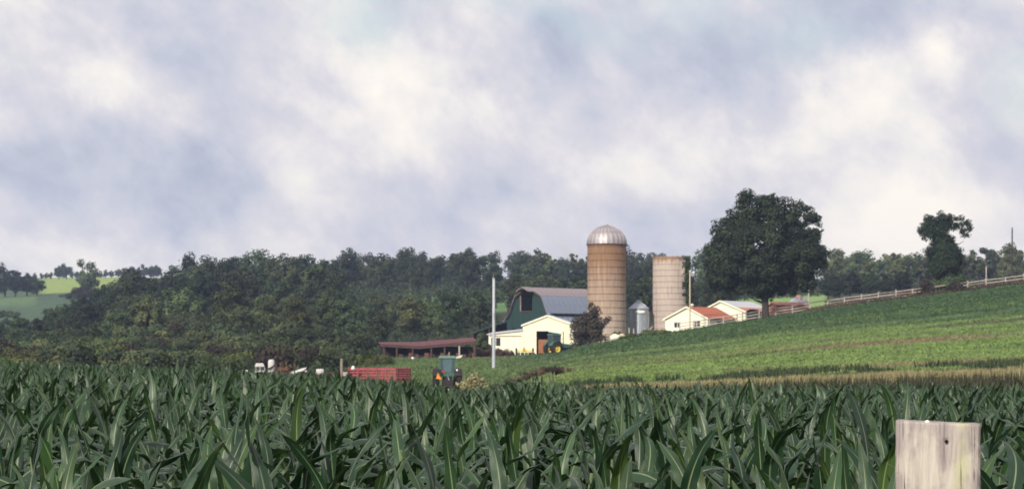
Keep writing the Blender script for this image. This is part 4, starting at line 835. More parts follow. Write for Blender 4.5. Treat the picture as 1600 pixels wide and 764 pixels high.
def tractor(name, label, loc, rz, roofm, glassm, bodym, smv=True, tail=True, rimm=None):
    t = empty(name, loc, rz, label=label, cat='tractor')     # y forward, x to the right, z up
    for s in (-1, 1): wheel(t, s * .92, 0, .84, .84, .46, 'rear_wheel', rimm); wheel(t, s * .72, 2.25, .55, .55, .30, 'front_wheel', rimm)
    MB().box(-.36, .36, -.35, .9, .62, 1.25).box(-.28, .28, .9, 2.6, .62, .98).build('chassis', M['trac_dark'], t, .03)
    b = MB(); b.hexa([(-.36, .95, .98), (.36, .95, .98), (.33, 2.75, .98), (-.33, 2.75, .98), (-.34, .95, 1.62), (.34, .95, 1.62), (.29, 2.68, 1.42), (-.29, 2.68, 1.42)]).build('bonnet', bodym, t, .05)
    MB().box(-.24, .24, 2.752, 2.78, 1.02, 1.38).build('grille', M['trac_dark'], t)
    for s in (-1, 1):
        b = MB(); pr = [(.98 * math.cos(a), .84 + .98 * math.sin(a)) for a in np.linspace(.35, 2.7, 9)]; vs = []; fs = []
        for i, (yy, zz) in enumerate(pr): vs += [(s * .52, yy, zz), (s * 1.13, yy, zz), (s * 1.13, yy, zz + .04), (s * .52, yy, zz + .04)]
        for i in range(8):
            for k in range(4): fs.append((4 * i + k, 4 * i + (k + 1) % 4, 4 * i + 4 + (k + 1) % 4, 4 * i + 4 + k))
        fs += [(0, 1, 2, 3), (35, 34, 33, 32)]; b.add(vs, fs).build('fender', M['trac_dark'] if smv else bodym, t)
    c = MB(); x0, x1, y0, y1, z0, z1 = -.62, .62, -.42, .85, 1.28, 2.62
    for xx in (x0, x1 - .07):
        for yy in (y0, y1 - .07): c.box(xx, xx + .07, yy, yy + .07, z0, z1)
    c.box(x0, x1, y0, y0 + .07, z0 - .05, z0 + .22).box(x0, x1, y1 - .07, y1, z0 - .05, z0 + .1).box(x0, x0 + .06, y0, y1, z0 - .05, z0 + .12).box(x1 - .06, x1, y0, y1, z0 - .05, z0 + .12); c.build('cab_frame', bodym, t)
    MB().hexa([(x0 + .34, y0 + .02, z0 + .24), (x1 - .34, y0 + .02, z0 + .24), (x1 - .34, y0 + .04, z0 + .24), (x0 + .34, y0 + .04, z0 + .24), (x0 + .24, y0 + .02, z1 - .01), (x1 - .24, y0 + .02, z1 - .01), (x1 - .24, y0 + .04, z1 - .01), (x0 + .24, y0 + .04, z1 - .01)]).build('rear_window', glassm, t)
    for s in (-1, 1): MB().hexa([(s * .28, y0 + .02, z0 + .22), (s * .545, y0 + .02, z0 + .22), (s * .545, y0 + .04, z0 + .22), (s * .28, y0 + .04, z0 + .22), (s * .39, y0 + .02, z1 - .01), (s * .545, y0 + .02, z1 - .01), (s * .545, y0 + .04, z1 - .01), (s * .39, y0 + .04, z1 - .01)]).build('corner_window', M['cab_glass_dark'], t)
    MB().box(x0 + .075, x1 - .075, y1 - .04, y1 - .02, z0 + .1, z1 - .01).build('windscreen', M['cab_glass_dark'], t)
    for xx in (x0 + .02, x1 - .04): MB().box(xx, xx + .02, y0 + .075, y1 - .075, z0 + .12, z1 - .01).build('side_window', M['cab_glass_dark'], t)
    b = MB(); b.hexa([(-.7, -.52, 2.625), (.7, -.52, 2.625), (.7, .95, 2.625), (-.7, .95, 2.625), (-.6, -.42, 2.84), (.6, -.42, 2.84), (.6, .85, 2.84), (-.6, .85, 2.84)]).build('cab_roof', roofm, t, .04)
    MB().tube([(.18, 1.5, 1.5), (.18, 1.5, 2.9), (.20, 1.46, 3.12)], [.06, .055, .05], 8).build('exhaust_pipe', M['wood'] if smv else M['trac_dark'], t)
    MB().box(-.3, .3, -.1, .3, 1.2, 1.6).box(-.3, .3, -.16, -.1, 1.5, 2.1).build('seat', M['trac_dark'], t); MB().lathe([(.17, -.015), (.2, 0), (.17, .015), (.17, -.015)], 16, Matrix.Translation((0, .5, 1.85)) @ Matrix.Rotation(.6, 4, 'X')).build('steering_wheel', M['trac_dark'], t)
    if smv:
        MB().add([(-.92, -1.02, 1.05), (-.48, -1.02, .98), (-.78, -1.02, 1.52), (-.92, -1.0, 1.05), (-.48, -1.0, .98), (-.78, -1.0, 1.52)], [(0, 1, 2), (5, 4, 3), (0, 3, 4, 1), (1, 4, 5, 2), (2, 5, 3, 0)]).build('warning_triangle', M['orange'], t)
        MB().box(-.93, -.90, -1.0, -.5, 1.0, 1.04).build('bracket', M['trac_dark'], t)
        MB().box(-.5, -.18, -.48, -.43, 1.5, 1.66).build('tail_light', M['red'], t)
        MB().box(.66, .8, -.62, -.5, 1.66, 1.78).build('work_light', M['white'], t)
        MB().box(-.45, .45, -1.15, -.4, .38, .95).build('hitch_box', M['trac_dark'], t, .03); MB().box(-.4, .28, -1.2, -1.152, .12, .25).build('number_board', M['white'], t)
        for s in (-1, 1): MB().tube([(s * .3, -.35, 1.1), (s * .42, -1.1, .5)], .035, 6).build('lift_arm', M['trac_dark'], t)
        MB().tube([(0, -.35, 1.3), (.12, -1.1, .85)], .04, 6).build('top_link', M['galv'], t)
    return t
tractor('field_tractor', 'green cab tractor seen from behind with orange warning triangle', P(699, 612, 190), .06, M['cab_roof'], M['cab_glass'], M['trac_green'])
tractor('garage_tractor', 'dark green cab tractor parked in the garage doorway', P(864, 555, 317), math.radians(-58), M['trac_green'], M['cab_glass_dark'], M['trac_green'], False)

# ------------------------------------------------------------------ implement, crate, wagon
g = empty('farm_implement', P(820, 562, 312), .08, label='green and yellow planter standing in the grass before the garage', cat='implement')
MB().box(-1.15, 1.0, -.12, .12, 1.0, 1.22).build('toolbar', M['yellow'], g, .02)
for x in (-1.2, .95): MB().box(x, x + .22, -.2, .2, .4, 1.5).build('end_post', M['trac_dark'], g, .02)
for i, x in enumerate((-.8, -.3, .2, .7)):
    MB().prism([(x - .18, .55), (x + .18, .55), (x + .2, .95), (x - .2, .95)], -.3, .25).build('seed_hopper', (M['trac_green'], M['trac_dark'])[i % 2], g)
    MB().tube([(x - .03, 0, .3), (x + .03, 0, .3)], .3, 14).build('press_wheel', M['tyre'], g)
MB().add([(-.35, -.3, 1.22), (.12, -.3, 1.22), (-.1, -.3, 1.72), (-.35, -.25, 1.22), (.12, -.25, 1.22), (-.1, -.25, 1.72)], [(0, 1, 2), (5, 4, 3), (0, 3, 4, 1), (1, 4, 5, 2), (2, 5, 3, 0)]).build('warning_triangle', M['orange'], g)
MB().tube([(-.1, -.2, 1.2), (-.08, -.2, 2.2), (-.02, -.2, 3.1)], .018, 5).build('marker_rod', M['wood'], g)
MB().lathe([(0, -.1), (.07, -.06), (.09, 0), (.07, .06), (0, .1)], 10, Matrix.Translation((-.45, -.2, .92))).build('lamp', M['white'], g)
wheel(g, 1.25, .1, .42, .42, .25); wheel(g, -1.42, .1, .42, .42, .25)
g = empty('board_stack', P(848, 552, 322), math.radians(-7), label='tall stack of orange brown boards inside the garage doorway', cat='board stack')
for i in range(9): MB().box(-.62 + .03 * (i % 3), .62 - .02 * (i % 2), 0, 1.1, .02 + i * .205, .2 + i * .205).build('board', M['orange_wood'], g)
g = empty('red_wagon', P(593, 612, 205), math.radians(-28), label='faded red slatted hay wagon half hidden by the corn', cat='wagon')
wl, ww, wh = 2.35, 1.15, 2.05
MB().box(-wl, wl, -ww, ww, .85, 1.0).build('bed', M['red'], g)
for y in (-ww, ww):
    for i, zz in enumerate((1.08, 1.34, 1.60, 1.84)): MB().box(-wl, wl, y - .03, y + .03, zz, zz + (.14, .15, .12, .2)[i]).build('side_rail', M['red'], g)
    for x in np.linspace(-wl + .05, wl - .05, 6): MB().box(x - .05, x + .05, y + (-.09 if y < 0 else .032), y + (-.032 if y < 0 else .09), .86, wh + .03).build('stake', M['red'], g)
for x in (-wl, wl):
    for zz in (1.05, 1.25, 1.45, 1.65, 1.85): MB().box(x - .03, x + .03, -ww + .05, ww - .05, zz, zz + .14).build('end_rail', M['red'], g)
    for y in (-.7, 0, .7): MB().box(x - .09, x - .032, y - .05, y + .05, 1.0, wh).build('end_stake', M['red'], g)
for x in (-1.8, 1.8):
    for y in (-.85, .85):
        o = empty('wheel', (x, y, .38), math.pi / 2); o.parent = g; MB().lathe([(.2, -.1), (.38, -.08), (.38, .08), (.2, .1)], 20, Matrix.Rotation(math.pi / 2, 4, 'Y')).build('tyre', M['tyre'], o); MB().lathe([(0, -.03), (.2, -.06), (.2, .06), (0, .03)], 16, Matrix.Rotation(math.pi / 2, 4, 'Y')).build('rim', M['red'], o)
MB().box(-1.9, 1.9, -.12, .12, .5, .68).box(-1.86, -1.74, -.8, .8, .34, .46).box(1.74, 1.86, -.8, .8, .34, .46).build('running_gear', M['trac_dark'], g)
MB().tube([(-wl, 0, .5), (-wl - 1.3, -.1, .4)], .05, 6).build('drawbar', M['trac_dark'], g)
g = empty('white_jug', P(551.5, 577.5, 203.5), 0, label='round white jug sitting on the corner of the red wagon', cat='jug')
MB().lathe([(0, 0), (.12, 0), (.15, .08), (.14, .2), (.06, .28), (.04, .34), (0, .35)], 14).build('jug_body', M['white'], g); MB().tube([(.05, 0, .31), (.13, 0, .28), (.12, 0, .18)], .015, 5).build('handle', M['white'], g)
g = empty('gate_post', P(533.5, 592, 200), .1, label='lone weathered wooden post between the scrap and the red wagon', cat='post')
MB().tube([(0, 0, -.6), (.01, 0, .6), (.0, 0, 1.7)], [.13, .12, .10], 9).build('post_shaft', M['wood'], g); MB().box(.05, .5, -.05, .03, .25, .6).build('post_block', M['fence'], g)

# ------------------------------------------------------------------ scrap at the field edge
g = empty('farm_truck', P(405, 603, 198), math.radians(12), label='old white truck cab with dark windscreen behind the corn', cat='truck'); g.scale = (.6, .8, .95)
MB().hexa([(-.55, 0, .5), (.85, 0, .5), (.85, 1.6, .5), (-.55, 1.6, .5), (-.5, -.05, 1.35), (.8, -.05, 1.35), (.8, 1.6, 1.35), (-.5, 1.6, 1.35)]).hexa([(-.46, .02, 1.66), (.76, .02, 1.66), (.76, 1.5, 1.66), (-.46, 1.5, 1.66), (-.3, .2, 1.98), (.6, .2, 1.98), (.6, 1.3, 1.98), (-.3, 1.3, 1.98)]).build('cab_body', M['dirty_white'], g, .08)
MB().hexa([(-.45, .0, 1.37), (.75, .0, 1.37), (.75, 1.5, 1.37), (-.45, 1.5, 1.37), (-.43, .04, 1.64), (.73, .04, 1.64), (.73, 1.45, 1.64), (-.43, 1.45, 1.64)]).build('windscreen', M['glass'], g)
for x in (-.48, .1, .7): MB().box(x, x + .07, -.02, .03, 1.36, 1.66).build('window_post', M['dirty_white'], g)
MB().box(-.35, .65, -.12, -.055, .75, 1.0).build('grille', M['trac_dark'], g)
for x in (-.42, .6): MB().lathe([(0, -.03), (.1, 0), (.1, .05)], 12, Matrix.Translation((x + .05, -.1, 1.1)) @ Matrix.Rotation(math.pi / 2, 4, 'X')).build('headlight', M['galv'], g)
MB().hexa([(.9, .3, .7), (3.6, .3, .7), (3.6, 1.6, .7), (.9, 1.6, .7), (.9, .3, 1.25), (3.6, .3, 1.15), (3.6, 1.6, 1.15), (.9, 1.6, 1.25)]).build('truck_bed', M['junk'], g, .04)
for x in (-.2, 3.0):
    for y in (.1, 1.5): MB().tube([(x, y - .1, .4), (x, y + .1, .4)], .38, 16).build('wheel', M['tyre'], g)
g = empty('white_barrel', P(424, 592, 202), 0, label='white barrel with a dark curved bar beside the truck cab', cat='barrel')
MB().lathe([(0, 0), (.27, 0), (.28, .3), (.29, .34), (.28, .38), (.28, .75), (.29, .8), (.28, .85), (.27, 1.5), (.2, 1.62), (0, 1.64)], 20).build('barrel_body', M['dirty_white'], g); MB().tube([(-.4, -.35, .85), (-.1, -.38, .9), (.25, -.36, 1.1), (.4, -.34, 1.35)], .06, 7).build('curved_bar', M['trac_dark'], g)
g = empty('hay_rake', P(444, 597, 200), .2, label='rusty brown farm machine with upright iron arms in the scrap row', cat='farm machine')
MB().box(-.95, .9, -.15, .15, .75, .95).box(-.5, .3, -.3, .3, .95, 1.25).build('machine_frame', M['junk'], g, .02)
for i, x in enumerate((-.8, -.45, .05, .4, .75)): MB().tube([(x, 0, .9), (x + .15, -.1, 1.3), (x + .1, -.15, 1.5 + .12 * (i % 3))], [.05, .04, .03], 6).build('iron_arm', M['junk'], g)
for x in (-.9, .85): MB().lathe([(.42, -.04), (.48, -.04), (.48, .04), (.42, .04), (.42, -.04)], 20, Matrix.Translation((x, 0, .45)) @ Matrix.Rotation(math.pi / 2, 4, 'Y')).build('wheel', M['junk'], g)
g = empty('white_hood', P(464, 598, 197), math.radians(8), label='tilted white sheet metal car hood propped on rusty scrap', cat='car hood')
b = MB(); vs = []; fs = []
for i in range(7):
    for j in range(5): u, v = i / 6, j / 4; vs.append((-.72 + 1.3 * u + .25 * v, -.25 + .5 * v, .62 + .42 * u + .26 * v + .03 * math.sin(math.pi * u)))
for i in range(6):
    for j in range(4): fs.append((i * 5 + j, (i + 1) * 5 + j, (i + 1) * 5 + j + 1, i * 5 + j + 1))
o = b.add(vs, fs, True).build('hood_sheet', M['dirty_white'], g); sm = o.modifiers.new('thick', 'SOLIDIFY'); sm.thickness = .05
MB().box(-.5, .5, 0, .4, -.4, .68).build('scrap_block', M['junk'], g); MB().box(.55, .8, -.1, .1, .9, 1.02).build('bracket', M['dirty_white'], g)
g = empty('white_drum', P(500, 598, 198), 0, label='small white rounded drum lying in the brown weeds', cat='drum')
MB().lathe([(0, -.32), (.24, -.3), (.26, 0), (.24, .3), (0, .32)], 18, Matrix.Translation((0, 0, .9)) @ Matrix.Rotation(math.pi / 2, 4, 'Y')).build('drum_body', M['dirty_white'], g); MB().box(-.3, .3, -.2, .2, -.4, .66).build('drum_cradle', M['junk'], g)
g = empty('cream_stone', P(383, 591, 190), 0, label='flat pale stone at the corn edge left of the truck cab', cat='stone')
MB().hexa([(-.3, 0, -.3), (.3, 0, -.3), (.35, .4, -.3), (-.3, .4, -.3), (-.28, .05, .62), (.24, .0, .60), (.26, .36, .66), (-.22, .36, .7)]).build('stone_body', M['cream2'], g, .08)
def rock(name, label, px, py, Y, s, m, seed):
    rs = np.random.default_rng(seed); b = MB(); prof_ = [(0, -.3), (.8, -.3), (1, 0), (.85, .4), (.4, .62), (0, .68)]; b.lathe(prof_, 10, smooth=False); b.v = [tuple(c * (1 + rs.normal() * .09) for c in v) for v in b.v]
    g = b.build(name, m); g.location = P(px, py, Y); g.scale = (s, s, s); return tag(g, label, 'stone')
rock('pale_boulder', 'low whitish boulder at the foot of the domed silo', 961, 528, 318, .75, M['cream2'], 3)
rock('tan_boulder', 'small tan boulder on the crest beside the whitish boulder', 972, 525, 319, .5, M['tan_pole'], 4)
g = empty('leaning_board', P(1015, 517, 318), 0, label='pale board leaning in the weeds before the roofless silo', cat='board')
MB().hexa([(-.45, 0, -.3), (-.3, 0, -.3), (-.3, .05, -.3), (-.45, .05, -.3), (.3, 0, .62), (.45, 0, .62), (.45, .05, .62), (.3, .05, .62)]).build('board_plank', M['fence'], g)
for i, px in enumerate((983, 990, 1007)):
    g = empty('stub_post', P(px, 518, 320), 0, label='short pale stub post at the foot of the slim grain bin', cat='post', group='stub posts by the slim grain bin'); MB().box(-.07, .07, -.07, .07, -.4, .55 - .1 * (i % 2)).build('stub_shaft', M['fence'], g)

# straw heap right of the tractor
rs = np.random.default_rng(5); n = 1100; x = rs.normal(size=n) * .5; z = np.abs(rs.normal(size=n)) * .24 * np.exp(-x ** 2 / 2); V, Fq, T = cards(np.stack([x, rs.normal(size=n) * .4, z * 2.1 + .5], 1), .26, rs, rs.random(n) * .9 + .3, up=.9)
o = link('straw_heap', nmesh('straw_heap', V, Fq, M['straw'], tint=T)); o.location = P(741, 619, 188); tag(o, 'ragged heap of pale straw stalks beside the field tractor', 'straw heap')

# ------------------------------------------------------------------ hill crop and grasses as stuff
def blades(name, n, fn, h, m, label, seed, w=.05, keep=None, colf=None, nb=3):
    rs = np.random.default_rng(seed); x, y = fn(rs, n)
    if keep is not None: k = keep(x, y, rs); x, y = x[k], y[k]
    x = np.repeat(x, nb) + rs.normal(size=len(x) * nb) * .12; y = np.repeat(y, nb) + rs.normal(size=len(y) * nb) * .12; z = ground(x, y); n = len(x)
    a = rs.uniform(0, 6.28, n); H = rs.uniform(h[0], h[1], n); l = H * rs.uniform(.1, .55, n); ww = w * rs.uniform(.7, 1.4, n) * (y / 120)
    b0 = np.stack([x - np.sin(a) * ww, y + np.cos(a) * ww, z - .05], 1); b1 = np.stack([x + np.sin(a) * ww, y - np.cos(a) * ww, z - .05], 1)
    tp = np.stack([x + np.cos(a) * l, y + np.sin(a) * l, z + H], 1); V = np.stack([b0, b1, tp], 1).reshape(-1, 3)
    col = gcol(x, y) * rs.uniform(.82, 1.2, n)[:, None]; kw = dict(col=np.repeat(col, 3, 0)) if m is M['ground'] else dict(tint=np.repeat(rs.random(n), 3))
    return tag(link(name, nmesh(name, V, np.arange(3 * n).reshape(n, 3), m, **kw)), label, kind='stuff')
blades('hill_crop_grass', 52000, wedge((760, 1680), (128, 330)), (.05, .17), M['ground'], 'low green crop and grass covering the hillside', 71, .10)
blades('meadow_grass', 15000, wedge((560, 860), (150, 300)), (.2, .5), M['ground'], 'meadow grass between the corn and the farmyard', 72, .10)
blades('tan_grass', 9000, wedge((820, 1700), (116, 127)), (.12, .32), M['straw'], 'strip of ripe tan grass at the foot of the hill', 73, .035, keep=lambda x, y, rs: fbm(x / 2.5, y / 3, 9) > .42)
blades('rough_grass', 6000, wedge((820, 1700), (127, 139)), (.2, .5), M['leaf_forest'], 'dark rough grass tufts behind the tan strip', 74, .07, keep=lambda x, y, rs: (fbm(x / 2.2, y / 6, 29) > .56) & (rs.random(len(x)) < .7))
blades('dead_stalks', 5000, wedge((880, 1700), (97, 112)), (.3, .75), M['dead'], 'dark brown dead stalks in front of the tan strip', 75, .03)
cover('crest_weeds', 2600, wedge((1260, 1700), (314, 320)), .20, M['leaf_brown'], 'low reddish brown weeds along the foot of the fence', (.2, .6), 76, 6, .3, .5)
cover('hill_soybeans', 9000, wedge((900, 1680), (245, 322)), .24, M['crop'], 'dark green bean rows on the upper hillside', (.1, .3), 77, 4, .25, .3)

# ------------------------------------------------------------------ corn
def leaf_geom(rs, Ln, Wd, a0, a1, az, z0, nseg=11, twist=0.0):
    V = []; UV = []; u5 = (0, .25, .5, .75, 1); p = np.array([0., 0., z0]); ph = rs.uniform(0, 6.28); wob = rs.uniform(2, 4) * 2; bend = rs.normal() * .6; kink = rs.uniform(.35, .75); ka = math.radians(rs.uniform(30, 85)) if rs.random() < .3 and a0 > .3 else 0
    for i in range(nseg + 1):
        t = i / nseg; ang = a0 + a1 * t ** 1.15 + ka * min(1, max(0, (t - kink) * 7)); azt = az + bend * t
        d = np.array([math.sin(ang) * math.cos(azt), math.sin(ang) * math.sin(azt), math.cos(ang)])
        if i: p = p + d * Ln / nseg
        side = np.array([-math.sin(azt), math.cos(azt), 0]); nr = np.cross(side, d); tw = twist * t; s2 = side * math.cos(tw) + nr * math.sin(tw); n2 = np.cross(s2, d)
        w = Wd * min(1, .45 + t * 3) * (1 - t ** 2.6) ** .9 + .001; fold = .42 * (1 - t) + .08
        for u in u5:
            q = (u - .5) * 2; wave = .24 * w * math.sin(t * wob * 2.2 + ph + (1.6 if q > 0 else 0)) * q * q * min(1, t * 3)
            V.append(p + s2 * q * w / 2 * math.cos(fold) - n2 * (abs(q) * w / 2 * math.sin(fold) * -1 + wave)); UV.append((u, t))
    Fq = [(i * 5 + k, i * 5 + k + 1, (i + 1) * 5 + k + 1, (i + 1) * 5 + k) for i in range(nseg) for k in range(4)]
    return np.array(V), np.array(Fq), np.array(UV)
def plant_geom(seed, nseg):
    rs = np.random.default_rng(seed); az = rs.uniform(0, 6.28); H = 1.64 + rs.uniform(-.06, .06); out = []; nl = 10
    for i in range(nl):
        f = i / (nl - 1); z = .35 + (H - .35) * f ** .9; up = f ** 2
        a0 = math.radians(np.interp(f, [0, .6, .85, 1], [50, 44, 32, 7]) + rs.normal() * 9); a1 = math.radians(np.interp(f, [0, .6, .8, .93, 1], [95, 110, 118, 108, 50]) * rs.uniform(.6, 1.3))
        Ln = np.interp(f, [0, .5, .8, 1], [.6, .84, .84, .50]) * rs.uniform(.85, 1.12); Wd = np.interp(f, [0, .5, .85, 1], [.085, .120, .120, .075]) * rs.uniform(.88, 1.15)
        out.append(leaf_geom(rs, Ln, Wd, a0, a1, az + math.pi * (i % 2) + rs.normal() * .35, z, nseg, rs.normal() * .6))
    b = MB(); b.tube([(0, 0, -.1), (.01, 0, .7), (0, .01, H * .95), (0, 0, H + .12)], [.014, .013, .011, .009], 7)
    return out, b
def leaf_tint(i, r): return float(np.clip(1.05 - .1 * i + r.normal() * .22, 0, 1))     # young top leaves are bluer, old low ones greener
protos = []
for s in range(10):
    lv, st = plant_geom(200 + s, 11); rs = np.random.default_rng(s)
    lm = [nmesh('leaf', V, Fq, M['corn'], tint=np.full(len(V), leaf_tint(i, rs)), uv=UV, smooth=True) for i, (V, Fq, UV) in enumerate(lv)]
    sm = bpy.data.meshes.new('stalk'); sm.from_pydata(st.v, [], st.f); sm.materials.append(M['corn_stalk']); sm.polygons.foreach_set('use_smooth', st.sm); sm.update()
    protos.append((lm, sm))
# plant positions on rows
rs = np.random.default_rng(42); ra = math.radians(24); sp = .74; pts = []
def corn_positions():
    out = []; cr_, sr = math.cos(ra), math.sin(ra); R_ = 230
    ks = np.arange(-R_ / sp, R_ / sp); js = np.arange(-R_, R_, .21); A, B = np.meshgrid(ks * sp, js, indexing='ij')
    A = A + rs.normal(size=A.shape) * .05; B = B + rs.normal(size=B.shape) * .05; x = A * cr_ - B * sr; y = A * sr + B * cr_ + 60
    k = (y > 6.3) & (np.abs(x) < .215 * y + 2.2) & (y < corn_end(800 + F * x / np.maximum(y, 1)))
    k &= ~((y > 70) & (rs.random(x.shape) > .75))
    return x[k], y[k]
cx, cy = corn_positions(); order = np.argsort(cy); cx, cy = cx[order], cy[order]; cz = ground(cx, cy)
csc = np.clip(rs.normal(size=len(cx)) * .05 + .995 + .05 * (fbm(cx / 3, cy / 4, 77) - .5), .84, 1.13); crot = rs.uniform(0, 6.28, len(cx)); ctx = rs.normal(size=(len(cx), 2)) * .05
inside = np.abs(cx) < .2125 * cy + .25
near = np.where(inside & (np.abs(cx / cy - .175) > .0 * cy))[0][:300]
nearset = np.zeros(len(cx), bool); nearset[near] = True
CORN = [(80, 'at the left end'), (270, 'below the dark knoll'), (440, 'below the white scrap'), (600, 'below the red wagon'), (740, 'below the green tractor'), (900, 'below the cream garage'), (1050, 'below the silos'), (1200, 'below the huge round tree'), (1350, 'left of the wooden post'), (1570, 'right of the wooden post')]
for q in near:
    lm, sm = protos[q % 10]; o = empty('corn_plant', (cx[q], cy[q], cz[q]), crot[q], label='broad-leaved green corn plant ' + ('hard against the wooden post' if abs(cx[q] / cy[q] - .176) < .025 and cy[q] < 7.5 else ('in the front rows ' if cy[q] < 8 else 'a few rows into the field ' if cy[q] < 12 else 'deeper in the field ') + where(800 + F * cx[q] / cy[q], CORN)), cat='corn plant', group='corn plants of the field')
    s = float(csc[q]); o.scale = (s, s, s); o.rotation_euler = (ctx[q, 0], ctx[q, 1], crot[q])
    link('stalk', sm, o)
    for me in lm: link('leaf', me, o)
print('CORN', len(cx), 'near to', cy[near[-1]])
# the rest of the field: one object that instances whole plants
pc = bpy.data.collections.new('corn_plant_kinds')
for s in range(10):
    lv, st = plant_geom(200 + s, 7); V = []; Fq = []; UV = []; T = []; off = 0; rs2 = np.random.default_rng(s); tt = rs2.random()
    for i, (v, f, u) in enumerate(lv):
        if i < 3: continue
        V.append(v); Fq.append(f + off); UV.append(u); T.append(np.full(len(v), leaf_tint(i, rs2))); off += len(v)
    me = nmesh('corn_kind', np.concatenate(V), np.concatenate(Fq), M['corn'], tint=np.concatenate(T), uv=np.concatenate(UV), smooth=True); pc.objects.link(bpy.data.objects.new('corn_kind', me))
rest = ~nearset; me = bpy.data.meshes.new('corn_field'); me.vertices.add(int(rest.sum())); me.vertices.foreach_set('co', np.stack([cx, cy, cz], 1)[rest].astype(np.float32).ravel())
a = me.attributes.new('plant_scale', 'FLOAT', 'POINT'); a.data.foreach_set('value', csc[rest].astype(np.float32))
a = me.attributes.new('plant_turn', 'FLOAT_VECTOR', 'POINT'); a.data.foreach_set('vector', np.c_[ctx, crot][rest].astype(np.float32).ravel()); me.update()
fo = link('corn_crop', me); tag(fo, 'dense green corn filling the field beyond the nearest plants', kind='stuff')
ng = bpy.data.node_groups.new('corn_rows', 'GeometryNodeTree'); ng.interface.new_socket('Geometry', in_out='INPUT', socket_type='NodeSocketGeometry'); ng.interface.new_socket('Geometry', in_out='OUTPUT', socket_type='NodeSocketGeometry')
gi = ng.nodes.new('NodeGroupInput'); go = ng.nodes.new('NodeGroupOutput'); ip = ng.nodes.new('GeometryNodeInstanceOnPoints'); ci = ng.nodes.new('GeometryNodeCollectionInfo')
ci.inputs['Collection'].default_value = pc; ci.inputs['Separate Children'].default_value = True; ci.inputs['Reset Children'].default_value = True
sa = ng.nodes.new('GeometryNodeInputNamedAttribute'); sa.data_type = 'FLOAT'; sa.inputs[0].default_value = 'plant_scale'
ta = ng.nodes.new('GeometryNodeInputNamedAttribute'); ta.data_type = 'FLOAT_VECTOR'; ta.inputs[0].default_value = 'plant_turn'
ng.links.new(gi.outputs[0], ip.inputs['Points']); ng.links.new(ci.outputs[0], ip.inputs['Instance']); ip.inputs['Pick Instance'].default_value = True
ng.links.new(ta.outputs[0], ip.inputs['Rotation']); ng.links.new(sa.outputs[0], ip.inputs['Scale']); ng.links.new(ip.outputs[0], go.inputs[0])
md = fo.modifiers.new('rows', 'NODES'); md.node_group = ng

